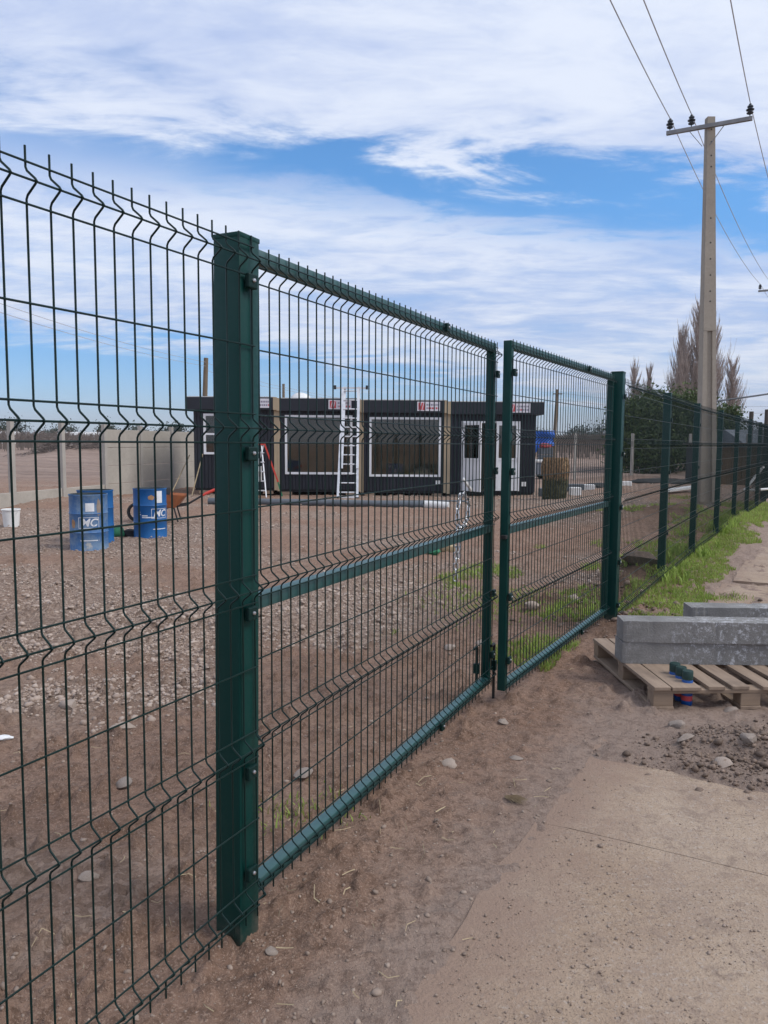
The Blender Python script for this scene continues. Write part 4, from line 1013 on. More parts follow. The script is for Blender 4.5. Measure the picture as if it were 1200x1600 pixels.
strands(700, bfn(.62, 1.17, .36, .16), .014, MT['bundle_brown'], 'upper_straw', bu)
for z in (.40, .70): MB().tube([(.325*math.cos(t), .27*math.sin(t), z) for t in np.linspace(0, 2*math.pi, 20)], .014, 5, False).build('tie', MT['dark'], bu)
def tarp(nm, pts, th, mat, label, cat):
    mb = MB(); n = len(pts); mb.v += [tuple(p) for p in pts]+[(p[0], p[1]+th, p[2]) for p in pts]
    mb.f += [tuple(range(n)), tuple(reversed(range(n, 2*n)))]+[(i, i+n, (i+1) % n+n, (i+1) % n) for i in range(n)]
    return tag(mb.build(nm, mat), label, cat)
# blue tarpaulin shelter with vehicles beside the cabins
ts = empty('tarp_shelter', (8.0, 40, .1), 0, 'bright blue tarpaulin shelter behind the right-hand cabin', 'shelter')
mb = MB(); nx, nz = 14, 8
for j in range(nz+1):
    for i in range(nx+1):
        u_ = i/nx; v_ = j/nz; bot = .80+.55*sst(.25, .75, np.array(u_)); zz = float(bot)+(2.13-float(bot))*v_
        mb.v.append((-.9+1.75*u_, .08*math.sin(u_*14)+.05*math.sin(v_*9+u_*5), zz))
for j in range(nz):
    for i in range(nx): a = j*(nx+1)+i; mb.f.append((a, a+1, a+nx+2, a+nx+1))
k0 = len(mb.v); top = [nz*(nx+1)+i for i in range(nx+1)]
mb.v += [(mb.v[q][0], mb.v[q][1]+2.2, mb.v[q][2]-.15) for q in top]
for i in range(nx): mb.f.append((top[i], top[i+1], k0+i+1, k0+i))
mb.build('tarp_sheet', MT['blue_tarp'], ts, True)
for x_, y_, h_ in ((-.85, .12, 2.05), (.82, .12, 2.05), (-.85, 2.1, 1.9), (.82, 2.1, 1.9)): MB().tube([(x_, y_, 0), (x_, y_, h_)], .05, 8).build('shelter_pole', MT['pole_wood'], ts)
rc = empty('crate_stack', (8.22, 39.2, bz(8.2, 39.2)), R(6), 'dark crate stack with a red cover beside the blue tarpaulin', 'crates')
for q in range(4): MB().cbox(-.34, -.25, q*.36, .30, .25, q*.36+.34, .02).build('crate', MT['pipe'], rc)
lump(.36, .3, .13, 12).build('red_cover', MT['car_red'], rc, True, loc=(-.02, 0, 1.52))
tr = empty('white_trailer', (7.55, 36, bz(7.5, 36)), R(4), 'small grey trailer with white lid right of the cabins', 'trailer')
MB().cbox(-.50, -.3, .22, .52, .8, .78, .02).build('trailer_box', MT['grey_metal'], tr); MB().cbox(-.54, -.34, .782, .58, .84, .90, .02).build('lid', MT['roof_white'], tr)
MB().box(-.66, -.34, .05, -.56, -.24, .95).build('prop_post', MT['roof_white'], tr)
for sy in (-.3, .8):
    o = MB().lathe([(.2, -.06), (.2, .06), (.1, .07)], 16).build('wheel', MT['dark'], tr); o.rotation_euler = (R(90), 0, 0); o.location = (0, sy, .2)
def plank(nm, a, b, w, h, mat, label, cat): return tag(MB().beam(a, b, w, h).build(nm, mat), label, cat)
plank('white_board', (8.35, 22.9, tz(8.35, 22.9)+.10), (10.15, 24.3, tz(10.15, 24.3)+.20), .30, .06, MT['white_plastic'], 'long white board lying on gravel left of the concrete pole', 'board')
for (x_, y_, sx_, sz_, mat, lab) in ((5.28, 23.6, .12, .22, 'white_plastic', 'small white block beside the right-hand cabin corner'), (5.05, 23.9, .22, .24, 'pipe', 'dark blue-grey box beside the right-hand cabin corner'),
                                (5.78, 23.2, .16, .24, 'white_plastic', 'white block just right of the straw bundle'), (6.25, 25.2, .30, .20, 'pipe', 'grey block behind the white block'),
                                (6.72, 25.3, .22, .18, 'white_plastic', 'white plastic scrap beside the black sheeting'), (8.0, 25.8, .30, .15, 'white_plastic', 'pale plastic scrap at the end of the black sheeting')):
    o = MB().cbox(-sx_, -.12, -.02, sx_, .12, sz_, .02).build('scrap_block', MT[mat]); o.location = (x_, y_, tz(x_, y_)); o.rotation_euler = (0, 0, RS.uniform(-.4, .4)); tag(o, lab, 'block')
for (x_, y_, rx_, lab) in ((7.35, 26.2, .75, 'black plastic sheeting crumpled right of the straw bundle'), (10.9, 30.5, 1.5, 'dark sheeting lying before the evergreen trees'), (13.2, 31.5, 1.2, 'dark sheeting left of the concrete pole foot')):
    o = lump(rx_, .35, .11, int(x_*10)).build('black_sheeting', MT['dark'], None, True); o.location = (x_, y_, tz(x_, y_)+.04); tag(o, lab, 'sheeting')
for (x_, y_, mat, lab, s_) in ((.72, 11.2, 'green_hose', 'green plastic scrap on the dirt behind the nearer leaf', .11), (.98, 11.5, 'straw', 'yellowish paper bag on the dirt behind the nearer leaf', .15), (.55, 11.35, 'white_plastic', 'pale crumpled plastic bag behind the nearer leaf', .12)):
    o = lump(s_, s_*.8, s_*.55, int(abs(x_)*77)).build('litter', MT[mat], None, True); o.location = (x_, y_, tz(x_, y_)+s_*.3); tag(o, lab, 'litter')
o = lump(.05, .03, .012, 9).build('litter', MT['white_plastic'], None, True); o.location = (-1.97, 3.88, tz(-1.97, 3.88)+.01); tag(o, 'tiny white paper scrap on the dirt at far left', 'litter')

# ------------------------------------------------------------------ stones, gravel, straw, clods
STM = []
for k in range(6):
    mb = lump(1, .78, .6, 40+k, 2); STM.append((mb.mesh('stone', MT['stone'], True), mb.mesh('stone', MT['stone_pale'], True), mb.mesh('stone', MT['soil'], True)))
stones = [(.314, 3.564, .052, 1, 'smooth oval pale stone in front of the nearer leaf'), (.68, 4.20, .06, 0, 'rounded stone near the drop bolts'), (.66, 3.66, .035, 0, 'small flat stone right of the pale oval stone'),
          (-.357, 3.40, .065, 0, 'rounded brown stone behind the nearer leaf near the thick post'), (1.62, 4.10, .075, 0, 'flat brown stone in front of the pallet'),
          (1.18, 7.35, .085, 1, 'large pale stone behind the farther leaf, left one'), (1.42, 7.30, .10, 1, 'large pale stone behind the farther leaf, right one'), (1.95, 7.75, .11, 1, 'pale boulder on the dirt heap behind the farther leaf'),
          (-1.42, 4.05, .07, 1, 'pale angular stone left of the thick post'), (-1.15, 3.3, .06, 0, 'brown stone on the soil left of the thick post'), (-1.85, 4.4, .08, 1, 'half buried stone at the left picture edge'),
          (-.62, 3.05, .06, 0, 'small stone behind the thick post base'), (-.335, 2.20, .026, 0, 'flat stone touching the base of the thick post'), (-1.02, 2.55, .045, 1, 'white pebble seen through the left panel'),
          (1.52, 3.75, .05, 0, 'clod-like stone at the edge of the rubble'), (1.60, 3.50, .055, 1, 'pale stone in the rubble on the driveway'), (1.78, 3.62, .06, 0, 'largest brown stone in the rubble on the driveway'), (1.42, 3.25, .035, 0, 'dark stone on the driveway near the rubble'),
          (.52, 5.9, .07, 1, 'pale stone by the meeting stiles, left of pair'), (.80, 6.1, .08, 1, 'pale stone by the meeting stiles, right of pair'), (3.05, 9.12, .26, 2, 'brown earth lump inside the right-hand fence'), (2.05, 4.42, .06, 0, 'dark stone under the pallet'),
          (1.12, 2.85, .028, 0, 'dark pebble on the driveway near the joint'), (1.95, 3.05, .04, 1, 'pale stone at the right edge of the driveway')]
for k, (x_, y_, s_, p_, lab) in enumerate(stones):
    o = link('stone', STM[k % 6][p_], None, (x_, y_, tz(x_, y_)+s_*.10*.8), (RS.uniform(-.3, .3), RS.uniform(-.3, .3), RS.uniform(0, 6)), tuple(s_*.82*q_ for q_ in (1, RS.uniform(.7, 1), RS.uniform(.65, 1))))
    tag(o, lab, 'stone', 'loose stones on the dirt')
# icosahedron scatter
t_ = (1+5**.5)/2
ICV = np.array([(-1, t_, 0), (1, t_, 0), (-1, -t_, 0), (1, -t_, 0), (0, -1, t_), (0, 1, t_), (0, -1, -t_), (0, 1, -t_), (t_, 0, -1), (t_, 0, 1), (-t_, 0, -1), (-t_, 0, 1)], float)/1.9
ICF = np.array([(0, 11, 5), (0, 5, 1), (0, 1, 7), (0, 7, 10), (0, 10, 11), (1, 5, 9), (5, 11, 4), (11, 10, 2), (10, 7, 6), (7, 1, 8), (3, 9, 4), (3, 4, 2), (3, 2, 6), (3, 6, 8), (3, 8, 9), (4, 9, 5), (2, 4, 11), (6, 2, 10), (8, 6, 7), (9, 8, 1)])
def scatter(name, P, size, label, cat, mat=MT['pebble'], sink=.15, z=None):
    n = len(P); V0 = ICV[None]*(1+RS.uniform(-.28, .28, (n, 12, 1)))
    sc = size[:, None]*RS.uniform(.55, 1.0, (n, 3)); sc[:, 2] *= .7
    a = RS.rand(n)*2*np.pi; b = RS.uniform(-.5, .5, n); V0 = V0*sc[:, None, :]
    c, s_ = np.cos(b)[:, None], np.sin(b)[:, None]; yv = V0[..., 1]*c-V0[..., 2]*s_; zv = V0[..., 1]*s_+V0[..., 2]*c
    c, s_ = np.cos(a)[:, None], np.sin(a)[:, None]; xv = V0[..., 0]*c-yv*s_; yv2 = V0[..., 0]*s_+yv*c
    if z is None: z = terrain(P[:, 0], P[:, 1])
    Q = np.stack([xv+P[:, :1], yv2+P[:, 1:2], zv+(z+size*sink)[:, None]], -1).reshape(-1, 3)
    F_ = (ICF[None]+np.arange(n)[:, None, None]*12).reshape(-1, 3)
    tone = np.repeat(np.stack([np.clip(RS.normal(.45, .28, n), 0, 1), np.zeros(n), np.zeros(n)], -1), 12, 0)
    o = link(name, fast_mesh(name, Q, F_, mat, False, tone)); tag(o, label, cat, kind='stuff'); return o
def wedge(n, r0, r1, a0=-31, a1=31, p=1.0):
    r = np.exp(RS.uniform(np.log(r0), np.log(r1), n)); a = np.radians(RS.uniform(a0, a1, n)); return np.stack([r*np.sin(a), r*np.cos(a)], -1)
def gravel_at(P):
    x, y = P[:, 0], P[:, 1]
    bl = lambda cx, cy, rx, ry: np.exp(-(((x-cx)/rx)**2+((y-cy)/ry)**2))
    g = fbm(x*.55+4, y*.55, 4)*1.05 + .24*np.maximum.reduce([bl(-3.6, 7.6, 2.6, 2.4), bl(-.5, 8.3, 1.7, 1.7), bl(-5, 15, 4, 4), bl(9, 26, 5, 3.5), bl(3, 21.5, 7, 2.4)]) - .02
    i_ = -((x-P1[0])*NG[0]+(y-P1[1])*NG[1]); return sst(.50, .74, g)*(i_ > .4)*sst(.36, .55, fbm(x*1.6+1, y*1.6, 3))
P = wedge(160000, 4.0, 30); P = P[RS.rand(len(P)) < gravel_at(P)*.9]; P = P[:42000]
scatter('gravel', P, np.minimum(RS.gamma(1.5, .0040, len(P))+.0025, .032)*(1+.04*np.hypot(P[:, 0], P[:, 1])), 'grey crushed gravel spread over the lot behind the fence', 'gravel')
P = wedge(9000, 1.7, 14); P = P[(((P-SO)@SV) < .05) | (RS.rand(len(P)) < .3)]; scatter('loose_pebbles', P, np.minimum(RS.gamma(.9, .0030, len(P))+.0018, .026), 'small pebbles and clods strewn over the dirt', 'pebbles', MT['grit'], sink=.05)
P = np.stack([RS.normal(1.90, .32, 2600), RS.normal(3.58, .24, 2600)], -1); scatter('rubble', P, np.minimum(RS.gamma(1.0, .0050, 2600)+.002, .034), 'broken rubble heaped on the driveway edge', 'rubble', MT['clod'], sink=.3)
P = np.stack([RS.normal(2.3, .35, 500), RS.normal(7.2, .8, 500)], -1); scatter('soil_clods', P, np.minimum(RS.gamma(1.5, .010, 500)+.006, .05), 'dark soil clods heaped along the fence inside the far gate post', 'clods', MT['clod'], sink=.3)
P = wedge(8000, 1.6, 4.2, 0, 31); u_ = (P-SO)@SU; v_ = (P-SO)@SV
P = P[(v_ > .03) & (u_ < 1.05) & (fbm(P[:, 0]*2.6, P[:, 1]*2.6, 3) > .53-.10*sst(.6, .0, v_)-.10*sst(.4, 1.0, u_))]
scatter('dirt_crumbs', P, np.minimum(RS.gamma(.8, .0016, len(P))+.0010, .012), 'fine dirt crumbs trodden over the concrete driveway', 'crumbs', MT['grit'], .1,
        base_z(P[:, 0], P[:, 1])+.001+(fbm(P[:, 0]*3., P[:, 1]*3., 3)-.5)*.016)
# dry straw
def straws(name, P, ln, label):
    n = len(P); a = RS.rand(n)*2*np.pi; L_ = ln*RS.uniform(.4, 1.2, n); w = .0010*RS.uniform(.7, 1.6, n)
    d = np.stack([np.cos(a), np.sin(a)], -1); nn = np.stack([-d[:, 1], d[:, 0]], -1); bend = RS.uniform(-.25, .25, n)*L_
    rows = []
    for t in (-.5, 0, .5):
        c = P + d*(t*L_)[:, None] + nn*(bend*(1-4*t*t))[:, None]
        z = terrain(c[:, 0], c[:, 1]) + .006 + RS.uniform(0, .012, n)
        rows += [np.stack([c[:, 0]+nn[:, 0]*w, c[:, 1]+nn[:, 1]*w, z], -1), np.stack([c[:, 0]-nn[:, 0]*w, c[:, 1]-nn[:, 1]*w, z+.002], -1)]
    Q = np.stack(rows, 1).reshape(-1, 3); k = np.arange(n)[:, None]*6
    F_ = np.concatenate([k+np.array([[0, 1, 3, 2]]), k+np.array([[2, 3, 5, 4]])], 0)
    o = link(name, fast_mesh(name, Q, F_, MT['straw'])); tag(o, label, 'straw', kind='stuff')
P = wedge(150, 1.7, 7); on_slab = ((P-SO)@SV > .1); P = P[(~on_slab) | (RS.rand(len(P)) < .15)]
cl = np.concatenate([np.stack([RS.normal(cx, sx, 7), RS.normal(cy, sx, 7)], -1) for cx, cy, sx in ((-.15, 2.45, .10), (-.30, 3.05, .12), (-1.7, 3.2, .15), (-.05, 2.1, .12), (.55, 3.25, .1), (.35, 2.9, .12))])
straws('dry_straw', np.concatenate([P, cl]), .06, 'dry straw stalks scattered over the foreground dirt')
tf = empty('straw_tuft', (.573, 3.187, tz(.573, 3.187)), 0, 'small pale dry straw tuft at the driveway edge', 'straw tuft')
mb = MB()
for k in range(60):
    a = R(-40)+RS.normal(0, .22); l_ = RS.uniform(.05, .10); s0 = Vector((RS.normal(-.03, .006), RS.normal(.03, .006), .006)); d = Vector((math.cos(a), math.sin(a), RS.uniform(.0, .35)))
    mb.tube([s0, s0+d*l_*.6, s0+d*l_+Vector((0, 0, -.008))], [.0017, .0015, .0006], 3, False)
mb.build('stalks', MT['straw'], tf)

# ------------------------------------------------------------------ grass
def grass(name, P, h, label, dry=.1):
    n = len(P); a = RS.rand(n)*2*np.pi; hh = h*RS.uniform(.45, 1.25, n); w = hh*.045+.0018; lean = hh*RS.uniform(.15, .85, n)
    d = np.stack([np.cos(a), np.sin(a)], -1); s_ = np.stack([-d[:, 1], d[:, 0]], -1); z = terrain(P[:, 0], P[:, 1])-.006
    rows = []
    for t, ww in ((0, 1.0), (.5, .85), (1.0, .12)):
        c = P+d*(lean*t*t)[:, None]; zz = z+hh*(t-.25*t*t*lean/np.maximum(hh, 1e-6))
        rows += [np.stack([c[:, 0]+s_[:, 0]*w*ww, c[:, 1]+s_[:, 1]*w*ww, zz], -1), np.stack([c[:, 0]-s_[:, 0]*w*ww, c[:, 1]-s_[:, 1]*w*ww, zz], -1)]
    Q = np.stack(rows, 1).reshape(-1, 3); k = np.arange(n)[:, None]*6
    F_ = np.concatenate([k+np.array([[0, 1, 3, 2]]), k+np.array([[2, 3, 5, 4]])], 0)
    tn = np.clip(fbm(P[:, 0]*3, P[:, 1]*3, 3)*.9+RS.normal(0, .2, n), 0, 1); dr = (RS.rand(n) < dry)*RS.uniform(.4, 1, n)
    o = link(name, fast_mesh(name, Q, F_, MT['grass'], False, np.repeat(np.stack([tn, dr, tn*0], -1), 6, 0))); tag(o, label, 'grass', kind='stuff'); return o
def strip(n, u0, u1, v0, v1, pw=1.0):
    u = u0+(u1-u0)*RS.rand(n)**pw; v = RS.uniform(v0, v1, n)
    return P2[None]+u[:, None]*DG+v[:, None]*NG, u, v
P, u, v = strip(90000, .35, 17, -.15, 1.25, 1.5)
edge = .62+.30*(fbm(u*1.7, u*0+2, 3)-.5)*2
keep = (v < edge) & (fbm(P[:, 0]*2.2, P[:, 1]*2.2, 3)*1.1+.35*sst(.2, 1.6, u) > .58+.25*sst(.8, 1, v/edge)) & (RS.rand(len(P)) < sst(0.1, 1.5, u)*.8+.2)
P = P[keep]; grass('verge_grass', P, .048+.02*sst(8, 16, P[:, 1]), 'bright green grass strip along the right-hand fence', .28)
P, u, v = strip(60000, -1.6, 17, -2.4, -.06, 1.4)
keep = fbm(P[:, 0]*1.4+9, P[:, 1]*1.4, 4)+.22*np.exp(-((v+.45)/.5)**2)-.12*sst(2.0, .0, u)*0 > .66
P = P[keep]; grass('inner_grass', P, .065, 'patchy green weeds just inside the right-hand fence', .18)
P, u, v = strip(5000, 2.2, 9, -.5, .25); grass('tall_weeds', P[fbm(P[:, 0]*2, P[:, 1]*2, 2) > .56], .17, 'tall green weeds growing through the right-hand fence', .1)
P = np.stack([RS.normal(-.36, .13, 150), RS.normal(3.03, .10, 150)], -1); grass('weed_patch', P, .04, 'thin weeds behind the nearer leaf by the thick post', .45)
P = np.stack([RS.normal(1.15, .40, 1400), RS.normal(7.7, .45, 1400)], -1); grass('weed_carpet', P, .05, 'low green weeds behind the meeting stiles', .2)
P = np.stack([RS.normal(3.55, .14, 500), RS.normal(7.95, .10, 500)], -1); grass('path_weeds', P, .05, 'weeds sprouting on the footpath behind the rear kerbs', .2)

# ------------------------------------------------------------------ trees
def crown(lobes, n, leaf, mat, name, par, clump=40):
    """leaf quads gathered in twig clumps over a set of ellipsoid lobes"""
    vol = np.array([l[3]*l[4]*l[5] for l in lobes]); vol = vol/vol.sum(); Q = []; T = []
    nc = n//clump
    for l, pv in zip(lobes, vol):
        k = max(3, int(nc*pv)); d = RS.normal(size=(k, 3)); d /= np.linalg.norm(d, axis=1)[:, None]; r = RS.uniform(.55, 1.06, k)[:, None]
        c = np.array(l[:3])+d*r*np.array(l[3:6]); cr = leaf*RS.uniform(2.2, 4.5, k)
        p = np.repeat(c, clump, 0)+RS.normal(size=(k*clump, 3))*np.repeat(cr, clump)[:, None]*np.array([1, 1, .75])
        Q.append(p); T.append(np.repeat(np.clip(RS.normal(.4, .25, k), 0, 1), clump)+RS.normal(0, .12, k*clump))
    C_ = np.concatenate(Q); tn = np.clip(np.concatenate(T), 0, 1); n = len(C_)
    e1 = RS.normal(size=(n, 3)); e1 /= np.linalg.norm(e1, axis=1)[:, None]; e2 = np.cross(e1, RS.normal(size=(n, 3))); e2 /= np.linalg.norm(e2, axis=1)[:, None]
    s_ = leaf*RS.uniform(.6, 1.3, n)[:, None]
    V4 = np.stack([C_-e1*s_, C_+e2*s_*.5, C_+e1*s_, C_-e2*s_*.5], 1).reshape(-1, 3)
    F_ = np.arange(n*4).reshape(-1, 4)
    return link(name, fast_mesh(name, V4, F_, mat, False, np.repeat(np.stack([tn, tn*0, tn*0], -1), 4, 0)), par)
def evergreen(x, y, h, w, label, n=16000, leaf=.11, mat=None, group='evergreen trees', name='evergreen_tree', low=.1):
    z0 = bz(x, y)-.1; e = empty(name, (x, y, z0), 0, label, 'tree', group)
    MB().tube([(0, 0, 0), (.1, 0, h*.35), (.0, .1, h*.7)], [w*.07, w*.05, w*.02], 8).build('trunk', MT['bark'], e, True)
    lobes = [(0, 0, h*.55, w*.42, w*.42, h*.42)]
    for k in range(7):
        a = RS.rand()*6.28; r_ = w*RS.uniform(.18, .36); zz = h*RS.uniform(low+.15, .8); s_ = w*RS.uniform(.16, .28)
        lobes.append((r_*math.cos(a), r_*math.sin(a), zz, s_, s_, s_*RS.uniform(.9, 1.4)))
    crown(lobes, n, leaf, mat or MT['leaf_dark'], 'crown', e); return e
evergreen(14.9, 44, 4.1, 3.6, 'dark evergreen tree left of the second fence post, leftmost of the clump')
evergreen(16.3, 45, 4.6, 3.6, 'dark evergreen tree in the middle of the clump behind the fence')
evergreen(18.0, 45.5, 4.7, 3.4, 'dark evergreen tree of the clump just left of the concrete pole')
evergreen(13.9, 43, 2.8, 2.0, 'low dark bush at the left foot of the evergreen clump', 6000)
evergreen(20.6, 47, 4.0, 3.2, 'dark evergreen tree right of the concrete pole', 9000)
def bare_tree(x, y, h, w, label, nb=90, group='bare poplars', name='bare_poplar'):
    z0 = bz(x, y)-.1; e = empty(name, (x, y, z0), 0, label, 'tree', group)
    MB().tube([(0, 0, 0), (.08, 0, h*.4), (-.05, .05, h*.75), (0, 0, h)], [.22, .16, .08, .015], 7).build('trunk', MT['bark'], e, True)
    mb = MB(); tw = MB()
    for k in range(nb):
        t = RS.uniform(.12, .92); a = RS.rand()*6.28; z = h*t; L_ = h*RS.uniform(.20, .42)*(1.08-t*.75); sp = w*.42*(1.05-t*.80)*RS.uniform(.4, 1.1)
        d = np.array([math.cos(a), math.sin(a)]); r0 = .045*(1.1-t)
        pts = [Vector((d[0]*sp*q**.7, d[1]*sp*q**.7, z+L_*q)) for q in (0, .3, .65, 1)]
        mb.tube(pts, [r0, r0*.8, r0*.5, .008], 4, False)
        for q in range(24):
            s_ = RS.uniform(.05, 1); b = pts[0].lerp(pts[3], s_); aa = a+RS.uniform(-1.3, 1.3); l2 = L_*RS.uniform(.15, .5)
            m1 = b+Vector((math.cos(aa)*l2*.22, math.sin(aa)*l2*.22, l2*.5)); m2 = m1+Vector((math.cos(aa)*l2*.1, math.sin(aa)*l2*.1, l2*.6))
            tw.tube([b, m1, m2], [.013, .011, .006], 3, False)
    mb.build('branches', MT['twig'], e); tw.build('twigs', MT['twig'], e); return e
bare_tree(30.5, 75, 13.8, 6.6, 'tallest bare poplar rising behind the concrete pole', 260)
bare_tree(28.4, 74, 9.9, 3.0, 'slender bare poplar left of the tallest poplar', 100)
bare_tree(29.4, 77, 12.2, 3.6, 'bare poplar pressed against the left side of the tallest poplar', 110)
bare_tree(31.9, 76, 12.2, 4.0, 'bare poplar close right of the tallest poplar', 110)
bare_tree(33.6, 75, 8.8, 3.4, 'shorter bare poplar farthest right behind the pole', 100)
bare_tree(24.5, 76, 8.5, 2.2, 'small bare poplar above the evergreens, left of the pair', 60)
bare_tree(25.9, 76, 8.3, 2.0, 'small bare poplar above the evergreens, right of the pair', 60)

# ------------------------------------------------------------------ sheds at the right
sh = empty('wooden_shed', (13.6, 31, bz(13.6, 31)), R(-4), 'brown plank shed behind the fence right of the concrete pole', 'shed')
for k in range(13):
    x0 = -.8+k*.2; MB().box(x0, RS.uniform(-.01, .01), 0, x0+.185, .04, 1.55+RS.uniform(-.04, .04)).build('wall_plank', MT['shed_wood'], sh)
MB().box(-.9, -.15, 1.62, 1.9, 2.2, 1.70).build('roof', MT['shed_wood'], sh)
MB().box(-.78, .05, 0, 1.75, 2.0, 1.55).build('inner_wall', MT['dark'], sh)
sh2 = empty('grey_shed', (19.6, 38, bz(19.6, 38)), R(6), 'long grey roofed shed at the right picture edge', 'shed')
MB().box(-1.9, 0, 0, 4, 3, 1.6).build('wall', MT['grey_metal'], sh2); MB().add([(-2.1, -.3, 1.6), (4.2, -.3, 1.6), (4.2, 1.6, 2.35), (-2.1, 1.6, 2.35), (4.2, 3.4, 1.6), (-2.1, 3.4, 1.6)], [(0, 1, 2, 3), (3, 2, 4, 5), (0, 3, 5), (1, 4, 2)]).build('roof', MT['grey_metal'], sh2)
for k, (x_, y_, zt, lab) in enumerate(((9.75, 20.6, 2.42, 'dark wooden stake above the fence, leftmost'), (10.6, 21.8, 2.12, 'short dark wooden stake above the fence, second'), (10.95, 22.2, 2.55, 'tall dark wooden stake above the fence, third'), (11.5, 22.9, 2.75, 'dark wooden stake at the picture edge, fourth'))):
    o = MB().tube([(0, 0, -.2), (.02, 0, zt-bz(x_, y_))], .055, 8).build('wooden_stake', MT['stake']); o.location = (x_, y_, bz(x_, y_)); tag(o, lab, 'stake', 'wooden stakes beyond the fence')
o = MB().tube([(9.35, 19.9, .35), (10.1, 20.5, .95)], .035, 6).tube([(9.35, 19.9, .35), (10.9, 20.1, .45)], .03, 6).build('white_tube_frame', MT['white_plastic']); tag(o, 'white bent tube leaning beyond the sixth fence post', 'tube')

# ------------------------------------------------------------------ fields: vineyard, brush pile, far trees and buildings
def vineyard(name, x0, x1, y0, y1, n, label):
    mb = MB(); 
    for k in range(n):
        y = RS.uniform(y0, y1); x = RS.uniform(x0, x1)*y/y0; z = float(terrain(np.array([x]), np.array([y]))[0]); h = RS.uniform(1.4, 2.0)
        mb.tube([(x, y, z-.1), (x+RS.uniform(-.06, .06), y, z+h)], .045, 3, False)
        for q in range(7):
            a = RS.uniform(-1, 1); s0 = Vector((x+RS.uniform(-.1, .1), y, z+h*RS.uniform(.55, .95))); mb.tube([s0, s0+Vector((a*.5, RS.uniform(-.3, .3), RS.uniform(-.1, .45))), s0+Vector((a*.9, RS.uniform(-.5, .5), RS.uniform(-.3, .5)))], [.022, .016, .008], 3, False)
    tag(mb.build(name, MT['vine']), label, 'vines', kind='stuff')
vineyard('vineyard', -44, -14, 76, 120, 1100, 'bare leafless vineyard rows beyond the dirt field at left')
vineyard('vineyard', 10.5, 24, 62, 110, 800, 'bare leafless vineyard rows beyond the lot right of the cabins')
bp = MB(); 
for k in range(900):
    cx, s_ = ((-26.2, 1.3), (-21.6, 1.5))[k % 2]; c = Vector((cx+RS.normal(0, s_), 62+RS.normal(0, .8), 0)); hmax = 1.15*math.exp(-((c.x-cx)/(s_*1.3))**2); c.z = tz(c.x, c.y)+RS.uniform(0, max(.1, hmax)); a = RS.rand()*6.28; l_ = RS.uniform(.3, .9)
    d = Vector((math.cos(a), math.sin(a), RS.uniform(-.3, .5)))*l_; bp.tube([c-d*.5, c+d*.5], .022, 3, False)
tag(bp.build('brush_pile', MT['vine']), 'heap of cut vine branches on the field at left', 'brush pile', kind='stuff')
far_t = [(-96, 190, 6.5, 7, 'far'), (-88, 205, 5, 5, 'f'), (-83, 200, 6.2, 6, 'f'), (-70, 195, 5.6, 5, 'f'), (-64, 200, 6.2, 6, 'f'), (-79, 220, 7.5, 4, 'f'), (-101, 210, 8, 8, 'f'), (-58, 205, 5.2, 5, 'f'), (-54, 200, 6.5, 4.5, 'f'), (-48, 205, 5.5, 5.5, 'f')]
for k, (x_, y_, h_, w_, _) in enumerate(sorted(far_t)): evergreen(x_, y_, h_*.78, w_, f'far hazy tree on the left horizon, {ORD[k]} from the left', 1600, .30, MT['leaf_far'], 'trees on the left horizon', 'far_tree')
far_t = [(58, 230, 6, 7), (66, 240, 5.5, 8), (74, 236, 6.5, 8), (48, 240, 4.5, 7), (82, 240, 6, 9)]
for k, (x_, y_, h_, w_) in enumerate(sorted(far_t)): evergreen(x_, y_, h_, w_, f'far tree on the horizon right of the cabins, {ORD[k]} from the left', 1600, .32, MT['leaf_far'], 'trees on the right horizon', 'far_tree')
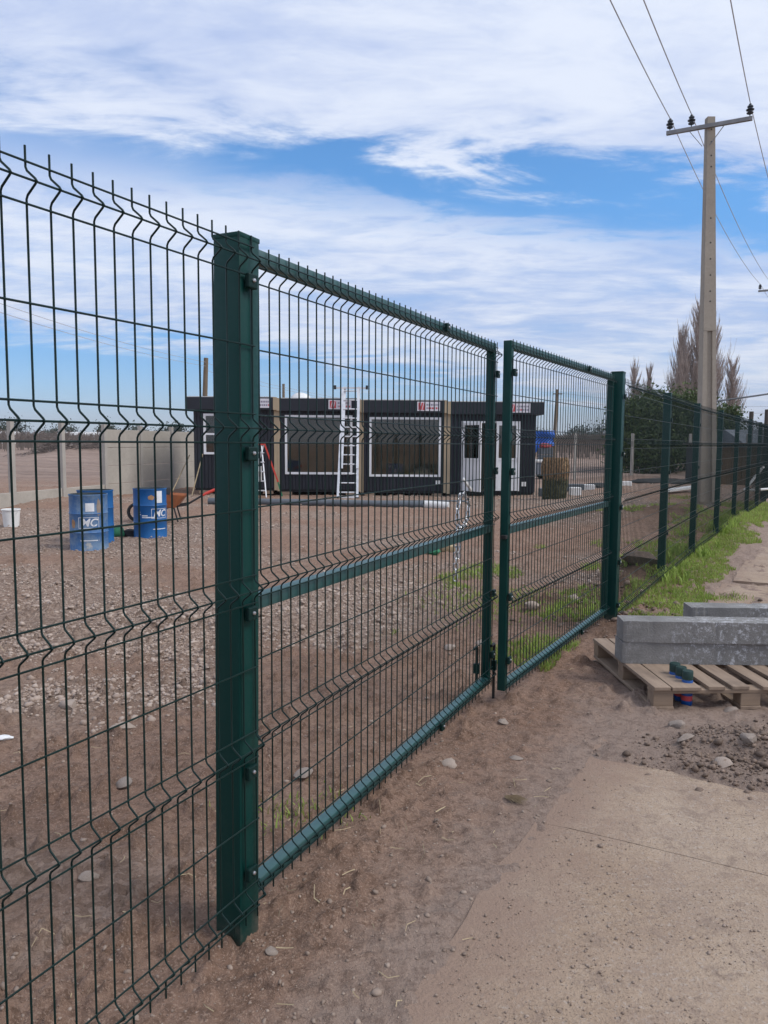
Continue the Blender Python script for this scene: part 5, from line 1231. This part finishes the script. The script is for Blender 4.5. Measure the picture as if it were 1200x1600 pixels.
for k, (x_, w_) in enumerate(((-92, 5), (-76, 6), (-71.5, 4), (-60, 5), (-50, 4))):
    e = empty('far_building', (x_, 186, bz(x_, 186)), 0, f'tiny white building on the left horizon, {ORD[k]} from the left', 'building', 'white buildings on the horizon')
    MB().box(-w_/2, 0, 0, w_/2, 4, 2.2).build('wall', MT['roof_white'], e); MB().add([(-w_/2-.3, -.3, 2.2), (w_/2+.3, -.3, 2.2), (w_/2+.3, 2, 3.0), (-w_/2-.3, 2, 3.0), (w_/2+.3, 4.3, 2.2), (-w_/2-.3, 4.3, 2.2)], [(0, 1, 2, 3), (3, 2, 4, 5), (0, 3, 5), (1, 4, 2)]).build('roof', MT['roof_white'], e)
# distant ridges
hm_, ht_, hb_ = new_mat('distant_ridge'); ht_.links.new(ramp(ht_, tex_noise(ht_, coords(ht_, 'World'), .004, 6, .6), [(.3, (.05, .06, .055)), (.7, (.10, .10, .085))]), hb_.inputs['Base Color']); hb_.inputs['Roughness'].default_value = 1
def ridge(a0, a1, r_, h0, peaks, name):
    mb = MB(); n = 120
    for i in range(n+1):
        a = R(a0+(a1-a0)*i/n); x_, y_ = r_*math.sin(a), r_*math.cos(a); hh = h0*(.4+.9*float(fbm(np.array([i*.11]), np.array([h0*.37]), 4)[0]))*min(1, i/12, (n-i)/12)
        for pa, ph, pw in peaks: hh += ph*math.exp(-((math.degrees(a)-pa)/pw)**2)
        mb.v += [(x_*.93, y_*.93, -8), (x_, y_, hh), (x_*1.07, y_*1.07, -8)]
        if i: k = (i-1)*3; mb.f += [(k, k+3, k+4, k+1), (k+1, k+4, k+5, k+2)]
    tag(mb.build(name, hm_, None, True), kind='structure')
ridge(-40, 30, 3600, 26, ((-27.5, 60, 1.6), (13.9, 34, .75)), 'hills')

# ------------------------------------------------------------------ haze: one closed box of even air round the whole place
hz = bpy.data.materials.new('haze_air'); hz.use_nodes = True; hz.node_tree.nodes.clear()
hv = hz.node_tree.nodes.new('ShaderNodeVolumePrincipled'); hv.inputs['Color'].default_value = (.965, .98, 1.0, 1); hv.inputs['Density'].default_value = .00030; hv.inputs['Anisotropy'].default_value = .2
ho = hz.node_tree.nodes.new('ShaderNodeOutputMaterial'); hz.node_tree.links.new(hv.outputs[0], ho.inputs['Volume'])
tag(MB().box(-4400, -4400, -12, 4400, 4400, 150).build('haze', hz), 'pale even haze filling the air over the place', 'haze', kind='stuff')
